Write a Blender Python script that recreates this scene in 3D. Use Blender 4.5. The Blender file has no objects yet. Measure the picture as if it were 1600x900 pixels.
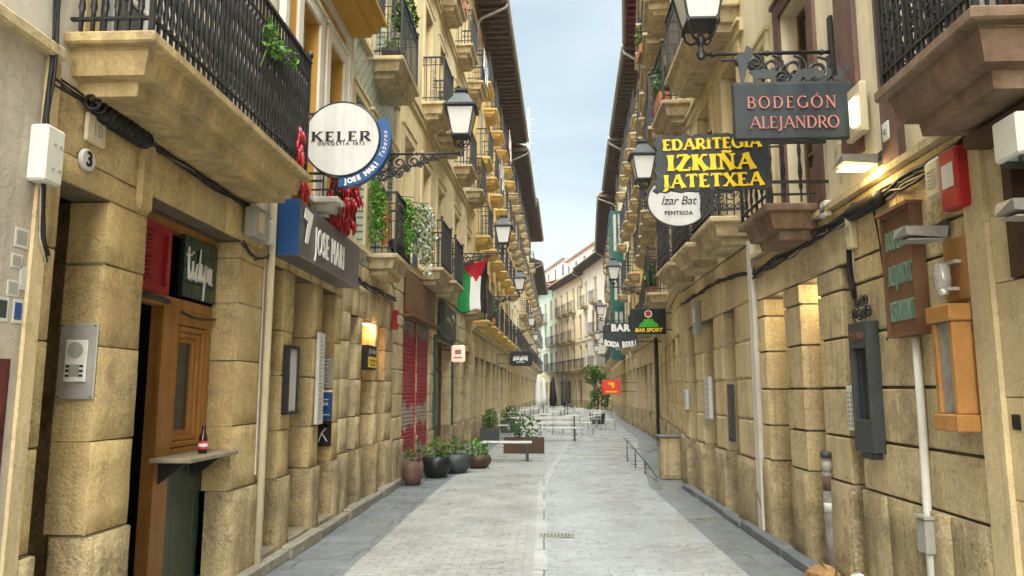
import bpy, math, random
from mathutils import Vector
RN = random.Random(11)
sc = bpy.context.scene
COL = sc.collection
rad = math.radians

# ---------------------------------------------------------------- camera
cam_d = bpy.data.cameras.new('camera')
cam_d.lens = 26.0
cam_d.sensor_width = 36.0
cam_d.clip_start = 0.05
cam_d.clip_end = 2000
cam = bpy.data.objects.new('camera', cam_d)
COL.objects.link(cam)
cam.location = (0, 0, 1.65)
cam.rotation_euler = (rad(97.985), 0, rad(2.455))
sc.camera = cam

# ---------------------------------------------------------------- world: overcast sky
SUN_EL, SUN_AZ = 46.0, 182.0          # azimuth clockwise from +Y
w = bpy.data.worlds.new('World')
sc.world = w
w.use_nodes = True
nt = w.node_tree
nt.nodes.clear()
N = nt.nodes.new
out = N('ShaderNodeOutputWorld')
bg = N('ShaderNodeBackground')
bg.inputs['Strength'].default_value = 0.05
sky = N('ShaderNodeTexSky')
sky.sky_type = 'NISHITA'
sky.sun_disc = False
sky.sun_elevation = rad(SUN_EL)
sky.sun_rotation = rad(SUN_AZ)
sky.air_density = 1.0
sky.dust_density = 2.0
tc = N('ShaderNodeTexCoord')
mp = N('ShaderNodeMapping')
mp.inputs['Scale'].default_value = (1.0, 1.0, 2.6)
no = N('ShaderNodeTexNoise')
no.inputs['Scale'].default_value = 3.0
no.inputs['Detail'].default_value = 6
no.inputs['Roughness'].default_value = 0.5
no.inputs['Distortion'].default_value = 0.4
rmp = N('ShaderNodeValToRGB')
rmp.color_ramp.elements[0].position = 0.34
rmp.color_ramp.elements[0].color = (0.98, 1.22, 1.34, 1)
rmp.color_ramp.elements[1].position = 0.66
rmp.color_ramp.elements[1].color = (1.46, 1.65, 1.70, 1)
sep = N('ShaderNodeSeparateXYZ')
zr = N('ShaderNodeMapRange')            # overcast: the zenith is several times brighter than the horizon
zr.inputs['From Min'].default_value = 0.52
zr.inputs['From Max'].default_value = 0.95
zr.inputs['To Min'].default_value = 1.0
zr.inputs['To Max'].default_value = 10.0
zr.interpolation_type = 'SMOOTHSTEP'
mul = N('ShaderNodeVectorMath')
mul.operation = 'SCALE'
mix = N('ShaderNodeMixRGB')
mix.inputs['Fac'].default_value = 0.95
L_ = nt.links.new
L_(tc.outputs['Generated'], mp.inputs['Vector'])
L_(mp.outputs['Vector'], no.inputs['Vector'])
L_(no.outputs['Fac'], rmp.inputs['Fac'])
L_(tc.outputs['Generated'], sep.inputs['Vector'])
L_(sep.outputs['Z'], zr.inputs['Value'])
L_(rmp.outputs['Color'], mul.inputs[0])
L_(zr.outputs['Result'], mul.inputs['Scale'])
L_(sky.outputs['Color'], mix.inputs['Color1'])
L_(mul.outputs['Vector'], mix.inputs['Color2'])
L_(mix.outputs['Color'], bg.inputs['Color'])
L_(bg.outputs['Background'], out.inputs['Surface'])

# ---------------------------------------------------------------- the veiled sun
sd = bpy.data.lights.new('sun', 'SUN')
sd.energy = 1.5
sd.angle = rad(88)
sd.color = (1.0, 0.95, 0.86)
sun = bpy.data.objects.new('sun', sd)
COL.objects.link(sun)
sun.location = (0, 0, 40)
_a, _e = rad(SUN_AZ), rad(SUN_EL)
sun.rotation_euler = Vector((math.sin(_a) * math.cos(_e), math.cos(_a) * math.cos(_e), math.sin(_e))).to_track_quat('Z', 'Y').to_euler()

sc.view_settings.view_transform = 'Standard'
sc.view_settings.look = 'None'
sc.view_settings.exposure = 3.58
sc.view_settings.gamma = 1.0
sc.view_settings.use_curve_mapping = False
sc.render.engine = 'CYCLES'
sc.cycles.use_denoising = True
sc.cycles.max_bounces = 7
sc.cycles.diffuse_bounces = 5
sc.cycles.glossy_bounces = 3
sc.cycles.transmission_bounces = 3
sc.cycles.caustics_reflective = False
sc.cycles.caustics_refractive = False
sc.cycles.sample_clamp_indirect = 6.0

# ================================================================ helpers
def hx(h):
    h = h.lstrip('#')
    r = []
    for k in (0, 2, 4):
        c = int(h[k:k + 2], 16) / 255
        r.append(c / 12.92 if c <= 0.04045 else ((c + 0.055) / 1.055) ** 2.4)
    return tuple(r)

def mat(name, base, rough=0.8, var=0.2, ns=2.5, bump=0.0, bs=40, streak=0.0, island=0.0, metal=0.0, spec=0.3, tint=None, tintamt=0.0, spots=0.0, grain=0.0, patch=0.0):
    m = bpy.data.materials.new(name)
    m.use_nodes = True
    t = m.node_tree
    p = t.nodes['Principled BSDF']
    if isinstance(base, str):
        base = hx(base)
    p.inputs['Roughness'].default_value = rough
    p.inputs['Metallic'].default_value = metal
    p.inputs['Specular IOR Level'].default_value = spec
    if var == 0 and bump == 0 and island == 0:
        p.inputs['Base Color'].default_value = (*base, 1)
        return m
    g = t.nodes.new('ShaderNodeNewGeometry')
    ln = t.links.new
    def noise(scale, detail=5, vec=None, ro=0.6):
        n = t.nodes.new('ShaderNodeTexNoise')
        n.inputs['Scale'].default_value = scale
        n.inputs['Detail'].default_value = detail
        n.inputs['Roughness'].default_value = ro
        ln(vec or g.outputs['Position'], n.inputs['Vector'])
        return n.outputs['Fac']
    def mrange(src, a, b, c, d):
        n = t.nodes.new('ShaderNodeMapRange')
        n.inputs[1].default_value = a; n.inputs[2].default_value = b
        n.inputs[3].default_value = c; n.inputs[4].default_value = d
        ln(src, n.inputs[0])
        return n.outputs[0]
    def mth(op, a, b):
        n = t.nodes.new('ShaderNodeMath')
        n.operation = op
        for k, x in enumerate((a, b)):
            if isinstance(x, (int, float)):
                n.inputs[k].default_value = x
            else:
                ln(x, n.inputs[k])
        return n.outputs[0]
    f = mrange(noise(ns), 0.25, 0.75, 1 - var, 1 + var * 0.7)
    f = mth('MULTIPLY', f, mrange(noise(ns * 9, 4), 0.25, 0.75, 1 - var * 0.55, 1 + var * 0.4))
    if streak:
        mpn = t.nodes.new('ShaderNodeMapping')
        mpn.inputs['Scale'].default_value = (7, 7, 0.45)
        ln(g.outputs['Position'], mpn.inputs['Vector'])
        f = mth('MULTIPLY', f, mrange(noise(1.0, 5, mpn.outputs['Vector']), 0.42, 0.72, 1.0, 1 - streak))
    if island:
        f = mth('MULTIPLY', f, mrange(g.outputs['Random Per Island'], 0, 1, 1 - island, 1 + island * 0.8))
    if spots:
        f = mth('MULTIPLY', f, mrange(noise(ns * 30, 2), 0.64, 0.70, 1.0, 1 - spots))
    if patch:
        f = mth('MULTIPLY', f, mrange(noise(ns * .9 + .31, 8, None, .68), 0.55, 0.60, 1.0, 1 - patch))
        f = mth('MULTIPLY', f, mrange(noise(ns * 1.7 + .77, 8, None, .7), 0.58, 0.62, 1.0, 1 + patch * .55))
        mq = t.nodes.new('ShaderNodeMapping')
        mq.inputs['Scale'].default_value = (16, 16, .8)
        ln(g.outputs['Position'], mq.inputs['Vector'])
        f = mth('MULTIPLY', f, mrange(noise(1.0, 6, mq.outputs['Vector'], .7), 0.57, 0.64, 1.0, 1 - patch * .9))
    if grain:
        mg = t.nodes.new('ShaderNodeMapping')
        mg.inputs['Scale'].default_value = (70, 70, 34)
        ln(g.outputs['Position'], mg.inputs['Vector'])
        f = mth('MULTIPLY', f, mrange(noise(1.0, 6, mg.outputs['Vector'], .75), 0.3, 0.7, 1 - grain, 1 + grain * .8))
        mc = t.nodes.new('ShaderNodeMapping')
        mc.inputs['Scale'].default_value = (1.6, 1.6, 2.6)
        ln(g.outputs['Position'], mc.inputs['Vector'])
        cr_ = noise(1.0, 9, mc.outputs['Vector'], .62)
        dd = mth('ABSOLUTE', mth('SUBTRACT', cr_, .5), 0)
        f = mth('MULTIPLY', f, mrange(dd, 0.0, 0.007, 1 - grain * 1.5, 1.0))
    rgb = t.nodes.new('ShaderNodeRGB')
    rgb.outputs[0].default_value = (*base, 1)
    c = rgb.outputs[0]
    if tint is not None:
        if isinstance(tint, str):
            tint = hx(tint)
        mx = t.nodes.new('ShaderNodeMixRGB')
        mx.inputs['Color2'].default_value = (*tint, 1)
        ln(c, mx.inputs['Color1'])
        ln(mrange(noise(ns * 0.6 + 0.13, 4), 0.42, 0.68, 0.0, tintamt), mx.inputs['Fac'])
        c = mx.outputs[0]
    vm = t.nodes.new('ShaderNodeVectorMath')
    vm.operation = 'SCALE'
    ln(c, vm.inputs[0])
    ln(f, vm.inputs['Scale'])
    ln(vm.outputs['Vector'], p.inputs['Base Color'])
    if bump:
        b = t.nodes.new('ShaderNodeBump')
        b.inputs['Strength'].default_value = bump
        b.inputs['Distance'].default_value = 0.02
        h = mth('ADD', noise(bs, 6), mth('MULTIPLY', noise(bs * 0.16, 4), 1.6))
        ln(h, b.inputs['Height'])
        ln(b.outputs['Normal'], p.inputs['Normal'])
    return m

def emis(name, colr, strength):
    m = bpy.data.materials.new(name)
    m.use_nodes = True
    p = m.node_tree.nodes['Principled BSDF']
    if isinstance(colr, str):
        colr = hx(colr)
    p.inputs['Base Color'].default_value = (*colr, 1)
    p.inputs['Emission Color'].default_value = (*colr, 1)
    p.inputs['Emission Strength'].default_value = strength
    return m

def glass_mat(name, colr, rough=0.08, spec=0.5, var=0.0, ns=1.0):
    return mat(name, colr, rough=rough, spec=spec, var=var, ns=ns)

class MB:
    """collects geometry; build() links it as one mesh object"""
    def __init__(s, tf=None):
        s.v = []; s.f = []; s.m = []; s.sm = []; s.tf = tf; s.cur = 0
    def add(s, vs, fs, smooth=False):
        o = len(s.v)
        s.v += [tuple(map(float, v)) for v in vs]
        for f in fs:
            s.f.append([o + i for i in f]); s.m.append(s.cur); s.sm.append(smooth)
        return s
    def box(s, x0, x1, y0, y1, z0, z1):
        v = [(x, y, z) for z in (z0, z1) for y in (y0, y1) for x in (x0, x1)]
        return s.add(v, [(0, 2, 3, 1), (4, 5, 7, 6), (0, 1, 5, 4), (2, 6, 7, 3), (0, 4, 6, 2), (1, 3, 7, 5)])
    def cbox(s, x0, x1, y0, y1, z0, z1, c=0.01):
        """box with chamfered edges"""
        c = min(c, abs(x1 - x0) * .45, abs(y1 - y0) * .45, abs(z1 - z0) * .45)
        X = (x0, x1); Y = (y0, y1); Z = (z0, z1)
        vs = []; idx = {}
        for i in (0, 1):
            for j in (0, 1):
                for k in (0, 1):
                    cx = X[i] + (c if i == 0 else -c); cy = Y[j] + (c if j == 0 else -c); cz = Z[k] + (c if k == 0 else -c)
                    idx[i, j, k, 0] = len(vs); vs.append((X[i], cy, cz))
                    idx[i, j, k, 1] = len(vs); vs.append((cx, Y[j], cz))
                    idx[i, j, k, 2] = len(vs); vs.append((cx, cy, Z[k]))
        fs = []
        for a in (0, 1):
            fs.append([idx[a, 0, 0, 0], idx[a, 1, 0, 0], idx[a, 1, 1, 0], idx[a, 0, 1, 0]])
            fs.append([idx[0, a, 0, 1], idx[1, a, 0, 1], idx[1, a, 1, 1], idx[0, a, 1, 1]])
            fs.append([idx[0, 0, a, 2], idx[1, 0, a, 2], idx[1, 1, a, 2], idx[0, 1, a, 2]])
        for a in (0, 1):
            for b in (0, 1):
                fs.append([idx[a, b, 0, 0], idx[a, b, 1, 0], idx[a, b, 1, 1], idx[a, b, 0, 1]])
                fs.append([idx[a, 0, b, 0], idx[a, 1, b, 0], idx[a, 1, b, 2], idx[a, 0, b, 2]])
                fs.append([idx[0, a, b, 1], idx[1, a, b, 1], idx[1, a, b, 2], idx[0, a, b, 2]])
        for i in (0, 1):
            for j in (0, 1):
                for k in (0, 1):
                    fs.append([idx[i, j, k, 0], idx[i, j, k, 1], idx[i, j, k, 2]])
        return s.add(vs, fs)
    def hexa(s, a, b):
        """a, b: four corners each (loops in the same order)"""
        return s.add(list(a) + list(b), [(3, 2, 1, 0), (4, 5, 6, 7), (0, 1, 5, 4), (1, 2, 6, 5), (2, 3, 7, 6), (3, 0, 4, 7)])
    def frus(s, r0, z0, r1, z1):
        """rects (x0,x1,y0,y1) at two heights"""
        q = lambda r, z: [(r[0], r[2], z), (r[1], r[2], z), (r[1], r[3], z), (r[0], r[3], z)]
        return s.hexa(q(r0, z0), q(r1, z1))
    def tube(s, pts, r, n=6, closed=False, r2=None):
        P = [Vector(p) for p in pts]
        m = len(P); vs = []; ref = Vector((0, 0, 1))
        prev = None
        for i in range(m):
            if closed:
                d = P[(i + 1) % m] - P[i - 1]
            else:
                d = P[min(i + 1, m - 1)] - P[max(i - 1, 0)]
            if d.length < 1e-9:
                d = Vector((0, 0, 1))
            d.normalize()
            if prev is None:
                a = d.cross(ref if abs(d.z) < .9 else Vector((1, 0, 0)))
            else:
                a = prev - d * prev.dot(d)
                if a.length < 1e-6:
                    a = d.cross(Vector((1, 0, 0)))
            a.normalize(); prev = a
            b = d.cross(a)
            rr = r if r2 is None else r + (r2 - r) * i / max(1, m - 1)
            for k in range(n):
                t = 2 * math.pi * (k + .5) / n
                vs.append(P[i] + a * (rr * math.cos(t)) + b * (rr * math.sin(t)))
        fs = []
        for i in range(m if closed else m - 1):
            j = (i + 1) % m
            for k in range(n):
                l = (k + 1) % n
                fs.append((i * n + k, i * n + l, j * n + l, j * n + k))
        if not closed:
            fs.append(tuple(range(n))[::-1]); fs.append(tuple((m - 1) * n + k for k in range(n)))
        return s.add(vs, fs, smooth=n > 4)
    def bar(s, p0, p1, r=0.008):
        return s.tube([p0, p1], r, 4)
    def lathe(s, prof, n=10, o=(0, 0, 0), axis='z', smooth=True):
        vs = []
        for (r, z) in prof:
            for k in range(n):
                t = 2 * math.pi * k / n
                a, b = r * math.cos(t), r * math.sin(t)
                if axis == 'z':
                    vs.append((o[0] + a, o[1] + b, o[2] + z))
                elif axis == 'y':
                    vs.append((o[0] + a, o[1] + z, o[2] + b))
                else:
                    vs.append((o[0] + z, o[1] + a, o[2] + b))
        fs = []
        for i in range(len(prof) - 1):
            for k in range(n):
                l = (k + 1) % n
                fs.append((i * n + k, i * n + l, (i + 1) * n + l, (i + 1) * n + k))
        s.add(vs, fs, smooth)
        s.add([], [])
        o2 = len(s.v) - len(vs)
        for ring in (0, len(prof) - 1):
            if prof[ring][0] > 1e-4:
                s.f.append([o2 + ring * n + k for k in range(n)]); s.m.append(s.cur); s.sm.append(False)
        return s
    def plate(s, poly, y0, y1):
        """polygon in (x, z), thickness from y0 to y1"""
        n = len(poly)
        vs = [(x, y0, z) for x, z in poly] + [(x, y1, z) for x, z in poly]
        fs = [tuple(range(n)), tuple(range(2 * n - 1, n - 1, -1))] + [(i, i + n, (i + 1) % n + n, (i + 1) % n) for i in range(n)]
        return s.add(vs, fs)
    def quad(s, a, b, c, d):
        return s.add([a, b, c, d], [(0, 1, 2, 3)])
    def mesh(s, name, mats):
        me = bpy.data.meshes.new(name)
        vs = s.v if s.tf is None else [s.tf(v) for v in s.v]
        me.from_pydata(vs, [], s.f)
        for m in (mats if isinstance(mats, (list, tuple)) else [mats]):
            me.materials.append(m)
        me.polygons.foreach_set('material_index', s.m)
        me.polygons.foreach_set('use_smooth', s.sm)
        me.update()
        return me
    def build(s, name, mats, parent=None, loc=None):
        return link(name, s.mesh(name, mats), parent, loc)

def link(name, me, parent=None, loc=None, rz=None):
    o = bpy.data.objects.new(name, me)
    COL.objects.link(o)
    if parent is not None:
        o.parent = parent
    if loc is not None:
        o.location = loc
    if rz is not None:
        o.rotation_euler = (0, 0, rz)
    return o

def tag(o, label, cat, group=None):
    o['label'] = label; o['category'] = cat
    if group:
        o['group'] = group
    return o

def thing(name, label, cat, loc=(0, 0, 0), rz=0.0, group=None):
    return tag(link(name, None, None, loc, rz), label, cat, group)

def struct(o):
    o['kind'] = 'structure'
    return o

def copy_tree(o, parent=None):
    c = o.copy()
    COL.objects.link(c)
    if parent is not None:
        c.parent = parent
    for ch in list(o.children):
        copy_tree(ch, c)
    return c

_cache = {}
def cached(key, fn):
    if key not in _cache:
        _cache[key] = fn()
    return _cache[key]

# ---------------------------------------------------------------- lettering
def bfont(s, size, bold=0.0, shear=0.0, sx=1.0, ext=0.004, spacing=1.0):
    cu = bpy.data.curves.new('lettering', 'FONT')
    cu.body = s; cu.size = size; cu.offset = bold; cu.shear = shear; cu.extrude = ext
    cu.align_x = 'CENTER'; cu.align_y = 'CENTER'; cu.space_character = spacing
    cu.resolution_u = 3
    o = bpy.data.objects.new('lettering', cu)
    me = bpy.data.meshes.new_from_object(o)
    vs = [(v.co.x * sx, v.co.y, v.co.z) for v in me.vertices]
    fs = [tuple(p.vertices) for p in me.polygons]
    bpy.data.objects.remove(o); bpy.data.curves.remove(cu); bpy.data.meshes.remove(me)
    return vs, fs

def arc(cx, cy, rx, ry, a0, a1, n=14):
    return [(cx + rx * math.cos(rad(a0 + (a1 - a0) * i / n)), cy + ry * math.sin(rad(a0 + (a1 - a0) * i / n))) for i in range(n + 1)]

# roman capitals as pen strokes: width, [(weight, points)], serif points
GLY = {
    'A': (.86, [('t', [(.06, 0), (.43, 1)]), ('T', [(.43, 1), (.80, 0)]), ('t', [(.2, .36), (.66, .36)])], [(.06, 0), (.80, 0)]),
    'B': (.68, [('T', [(.14, 0), (.14, 1)]), ('a', [(.14, .97)] + arc(.36, .75, .2, .22, 90, -90) + [(.14, .53)]), ('a', [(.14, .5)] + arc(.38, .265, .24, .235, 90, -90) + [(.14, .03)])], [(.12, 0), (.12, 1)]),
    'D': (.82, [('T', [(.14, 0), (.14, 1)]), ('a', [(.14, .97)] + arc(.34, .5, .38, .47, 90, -90) + [(.14, .03)])], [(.12, 0), (.12, 1)]),
    'E': (.62, [('T', [(.14, 0), (.14, 1)]), ('t', [(.14, .97), (.54, .97), (.54, .84)]), ('t', [(.14, .51), (.46, .51)]), ('t', [(.14, .03), (.57, .03), (.57, .17)])], [(.12, 0), (.12, 1)]),
    'G': (.86, [('a', arc(.46, .5, .38, .48, 48, 332, 24)), ('T', [(.78, .38), (.78, .1)])], [(.75, .40)]),
    'I': (.34, [('T', [(.17, 0), (.17, 1)])], [(.17, 0), (.17, 1)]),
    'J': (.42, [('T', [(.24, 1), (.24, .1)]), ('a', arc(.08, .06, .16, .26, 0, -110, 8))], [(.24, 1)]),
    'K': (.78, [('T', [(.14, 0), (.14, 1)]), ('t', [(.62, 1), (.16, .45)]), ('T', [(.32, .62), (.70, 0)])], [(.12, 0), (.12, 1), (.62, 1), (.69, 0)]),
    'L': (.60, [('T', [(.14, 0), (.14, 1)]), ('t', [(.14, .03), (.55, .03), (.55, .2)])], [(.12, 0), (.12, 1)]),
    'N': (.86, [('t', [(.14, 0), (.14, 1)]), ('T', [(.14, 1), (.72, 0)]), ('t', [(.72, 0), (.72, 1)])], [(.12, 0), (.10, 1), (.72, 1)]),
    'O': (.92, [('c', arc(.46, .5, .39, .49, 0, 360, 28)[:-1])], []),
    'R': (.74, [('T', [(.14, 0), (.14, 1)]), ('a', [(.14, .97)] + arc(.38, .73, .21, .24, 90, -90) + [(.14, .49)]), ('T', [(.34, .49), (.68, 0)])], [(.12, 0), (.12, 1), (.68, 0)]),
    'S': (.58, [('a', arc(.29, .75, .19, .23, 30, 250, 14) + arc(.29, .25, .22, .24, 80, -150, 14))], []),
    'T': (.74, [('T', [(.37, 0), (.37, 1)]), ('t', [(.06, .82), (.06, .97), (.68, .97), (.68, .82)])], [(.37, 0)]),
    'X': (.78, [('T', [(.08, 1), (.68, 0)]), ('t', [(.66, 1), (.08, 0)])], [(.08, 0), (.68, 0), (.08, 1), (.66, 1)]),
    'Z': (.74, [('t', [(.1, .82), (.1, .97), (.64, .97)]), ('T', [(.62, .97), (.1, .03)]), ('t', [(.1, .03), (.68, .03), (.68, .2)])], []),
    'H': (.84, [('T', [(.14, 0), (.14, 1)]), ('T', [(.7, 0), (.7, 1)]), ('t', [(.14, .5), (.7, .5)])], [(.14, 0), (.14, 1), (.7, 0), (.7, 1)]),
    'P': (.68, [('T', [(.14, 0), (.14, 1)]), ('a', [(.14, .97)] + arc(.38, .72, .22, .25, 90, -90) + [(.14, .47)])], [(.12, 0), (.12, 1)]),
    'U': (.82, [('T', [(.14, 1), (.14, .35)]), ('a', [(.14, .36)] + arc(.41, .3, .27, .28, 180, 360, 12) + [(.68, .36)]), ('t', [(.68, .35), (.68, 1)])], [(.14, 1), (.68, 1)]),
    '1': (.4, [('T', [(.22, 0), (.22, 1)]), ('t', [(.22, 1), (.06, .85)])], [(.22, 0)]),
    '8': (.6, [('c', arc(.3, .74, .19, .24, 0, 360, 16)[:-1]), ('c', arc(.3, .26, .23, .25, 0, 360, 16)[:-1])], []),
    '7': (.58, [('t', [(.06, .84), (.06, .97), (.52, .97)]), ('T', [(.5, .97), (.22, 0)])], []),
    '3': (.56, [('a', arc(.26, .75, .2, .22, 150, -90, 14) + arc(.26, .27, .23, .25, 90, -150, 14))], []),
    '0': (.62, [('c', arc(.31, .5, .25, .49, 0, 360, 20)[:-1])], []),
    ' ': (.42, [], []),
}
def roman(text, h, thick=.16, thin=.06, serif=.12, track=.06, t=.006, flare=0.0, caps=None):
    """serif capitals: vertices and faces in the xy plane, centred"""
    mb = MB()
    x = 0.0; k = 0
    def strip(pts, wd, closed=False, lift=0.0):
        n = len(pts); L = []; Rr = []
        for i in range(n):
            a = pts[i - 1] if (i > 0 or closed) else pts[i]
            b = pts[(i + 1) % n] if (i < n - 1 or closed) else pts[i]
            dx, dy = b[0] - a[0], b[1] - a[1]
            l = math.hypot(dx, dy) or 1
            ww = wd(dx / l, dy / l, i / max(1, n - 1))
            nx, ny = -dy / l * ww / 2, dx / l * ww / 2
            L.append((pts[i][0] + nx, pts[i][1] + ny)); Rr.append((pts[i][0] - nx, pts[i][1] - ny))
        vs = []
        for z in (0, t + lift):
            vs += [(p[0], p[1], z) for p in L] + [(p[0], p[1], z) for p in Rr]
        fs = []
        for i in range(n if closed else n - 1):
            j = (i + 1) % n
            fs += [(2 * n + i, 2 * n + j, 3 * n + j, 3 * n + i), (i, j, 2 * n + j, 2 * n + i), (n + i, n + j, 3 * n + j, 3 * n + i)]
        if not closed:
            for i in (0, n - 1):
                fs.append((i, n + i, 3 * n + i, 2 * n + i))
        mb.add(vs, fs)
    for chx in text:
        base = {'Ñ': 'N', 'Ó': 'O', 'i': 'I'}.get(chx, chx)
        gw, st, se = GLY[base]
        hh = h * (0.82 if chx == 'i' else 1.0)
        for wt, pts in st:
            k += 1
            P = [(x + p[0] * h, p[1] * hh) for p in pts]
            if wt == 't':
                fn = lambda dx, dy, q: thin * h
            elif wt == 'T':
                fn = lambda dx, dy, q: thick * h * (1 + flare * (2 * abs(q - .5)) ** 2)
            else:
                fn = lambda dx, dy, q: h * (thin + (thick - thin) * abs(dy))
            if wt == 'T' and flare:
                P = [(P[0][0] + (P[1][0] - P[0][0]) * q / 6, P[0][1] + (P[1][1] - P[0][1]) * q / 6) for q in range(7)]
            strip(P, fn, wt == 'c', lift=(k % 7) * 0.0003)
        if serif:
            for p in se:
                k += 1
                yy = p[1] * hh + (-1 if p[1] > .5 else 1) * thin * h * .45
                strip([(x + (p[0] - serif) * h, yy), (x + (p[0] + serif) * h, yy)], lambda a, b, q: thin * h * .9, lift=(k % 7) * 0.0003)
        if chx == 'i':
            strip([(x + .17 * h - .07 * h, h * .95), (x + .17 * h + .07 * h, h * .95)], lambda a, b, q: .13 * h)
        if chx == 'Ñ':
            strip([(x + .2 * h, 1.1 * h), (x + .36 * h, 1.17 * h), (x + .52 * h, 1.1 * h), (x + .68 * h, 1.17 * h)], lambda a, b, q: thin * h * 1.3)
        if chx == 'Ó':
            strip([(x + .42 * h, 1.08 * h), (x + .62 * h, 1.27 * h)], lambda a, b, q: thin * h * 1.5)
        x += (gw + track) * h
    wdt = x - track * h
    return [(v[0] - wdt / 2, v[1] - h / 2, v[2]) for v in mb.v], [tuple(f) for f in mb.f]

def put_xz(mb, tx, cx, cz, y, sx=1.0, rot=0.0):
    """lettering that faces -y"""
    vs, fs = tx
    c, s_ = math.cos(rot), math.sin(rot)
    mb.add([(cx + (v[0] * sx) * c - v[1] * s_, y - v[2], cz + (v[0] * sx) * s_ + v[1] * c) for v in vs], fs)
def put_wall(mb, tx, side, cy, cz, x, sx=1.0):
    """lettering on a street wall; side -1 = left wall (faces +x), +1 = right wall (faces -x)"""
    vs, fs = tx
    if side < 0:
        mb.add([(x + v[2], cy + v[0] * sx, cz + v[1]) for v in vs], fs)
    else:
        mb.add([(x - v[2], cy - v[0] * sx, cz + v[1]) for v in vs], fs)
def arc_text(mb, text, cx, cz, r, a0, a1, size, y, inner=True, **kw):
    """letters round an arc; inner: tops point to the centre and it reads counter-clockwise"""
    n = len(text)
    for i, chx in enumerate(text):
        if chx == ' ':
            continue
        a = rad(a0 + (a1 - a0) * (i / max(1, n - 1)))
        rot = a + math.pi / 2 if inner else a - math.pi / 2
        put_xz(mb, bfont(chx, size, **kw), cx + r * math.cos(a), cz + r * math.sin(a), y, rot=rot)

def fit(tx, wdt):
    xs = [v[0] for v in tx[0]]
    k = wdt / (max(xs) - min(xs)); c = (max(xs) + min(xs)) / 2
    return [((v[0] - c) * k, v[1], v[2]) for v in tx[0]], tx[1]

# ================================================================ materials
M = {}
M['sand'] = mat('sandstone', (0.60, 0.445, 0.205), .88, .19, 2.2, .6, 55, streak=.20, island=.13, tint=(0.62, 0.50, 0.30), tintamt=.6, spots=.22, grain=.26, patch=.20)
M['sand_g'] = mat('grey sandstone', (0.63, 0.495, 0.275), .88, .19, 2.4, .6, 60, streak=.24, island=.12, tint=(0.52, 0.43, 0.27), tintamt=.6, spots=.22, grain=.28, patch=.22)
M['sand_s'] = mat('smooth sandstone', (0.62, 0.49, 0.275), .85, .15, 1.8, .3, 70, streak=.18, island=.08, tint=(0.46, 0.38, 0.25), tintamt=.45, grain=.18, patch=.15)
M['base'] = mat('worn base stone', (0.52, 0.405, 0.22), .88, .26, 3, .9, 34, streak=.25, island=.16, tint=(0.28, 0.225, 0.14), tintamt=.85, spots=.3, grain=.3, patch=.3)
M['kerbst'] = mat('worn grey kerb stone', (0.29, 0.262, 0.205), .8, .25, 3, .5, 34, spots=.3, island=.15, grain=.2, patch=.25)
M['mortar'] = mat('old mortar', (0.16, 0.125, 0.08), .95, .3, 6, .3, 60)
M['slabst'] = mat('balcony stone', (0.60, 0.48, 0.28), .88, .16, 2.6, .35, 50, streak=.42, tint=(0.40, 0.33, 0.22), tintamt=.6, spots=.2, grain=.18, patch=.2)
M['slab_o'] = mat('ochre balcony stone', (0.57, 0.42, 0.195), .88, .2, 2.6, .35, 50, streak=.42, tint=(0.42, 0.33, 0.19), tintamt=.6, spots=.2, grain=.2, patch=.2)
M['cream'] = mat('cream plaster', (0.72, 0.58, 0.33), .88, .14, 1.2, .12, 50, streak=.22)
M['cream2'] = mat('pale cream plaster', (0.73, 0.63, 0.43), .88, .14, 1.2, .12, 50, streak=.22)
M['yellow'] = mat('yellow plaster', (0.70, 0.49, 0.17), .88, .14, 1.2, .12, 50, streak=.2)
M['ochre'] = mat('ochre paint', (0.49, 0.275, 0.045), .7, .12, 1.5, .1, 50, streak=.12)
M['white_pl'] = mat('grey white plaster', (0.62, 0.58, 0.50), .85, .12, 1.4, .12, 50, streak=.25)
M['old_white'] = mat('dirty white render', (0.47, 0.42, 0.34), .88, .16, 2.2, .25, 50, streak=.35, spots=.2, grain=.12)
M['lilac'] = mat('weathered plaster', (0.52, 0.46, 0.38), .85, .18, 1.6, .15, 50, streak=.35)
M['trim'] = mat('cream stone trim', (0.64, 0.52, 0.30), .82, .14, 2, .15, 50, streak=.2)
M['trim_w'] = mat('white trim', (0.68, 0.65, 0.57), .6, .08, 2, .08, 50, streak=.18)
M['trim_b'] = mat('red brown stone trim', (0.155, 0.088, 0.068), .7, .25, 3, .4, 45, streak=.3)
M['brownst'] = mat('brown balcony stone', (0.20, 0.125, 0.08), .75, .35, 4, .4, 30, streak=.3, tint=(0.36, 0.28, 0.18), tintamt=.5)
M['green_tile'] = None
M['wood'] = mat('varnished wood', (0.36, 0.165, 0.04), .38, .28, 3, .15, 60, streak=.4, spec=.4)
M['wood_d'] = mat('dark wood', (0.075, 0.04, 0.022), .5, .3, 3, .15, 50, streak=.3)
M['wood_l'] = mat('orange pine', (0.42, 0.205, 0.06), .42, .25, 4, .12, 60, streak=.4)
M['wood_g'] = mat('grey worn wood', (0.30, 0.25, 0.17), .7, .25, 4, .2, 60, streak=.3)
M['brown_p'] = mat('brown painted panel', (0.17, 0.085, 0.045), .5, .2, 3, .1, 60, streak=.2)
M['frame_w'] = mat('white painted wood', (0.70, 0.69, 0.64), .45, .08, 3, 0, 40)
M['frame_b'] = mat('brown painted wood', (0.12, 0.065, 0.035), .5, .15, 3, 0, 40)
M['pane'] = mat('window glass', (0.035, 0.038, 0.04), .08, .35, .7, spec=.6)
M['curtain'] = mat('net curtain behind glass', (0.42, 0.41, 0.37), .25, .2, 3, spec=.6, streak=.3)
M['iron'] = mat('black wrought iron', (0.018, 0.018, 0.019), .45, .3, 9, .15, 80, spec=.4)
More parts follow.
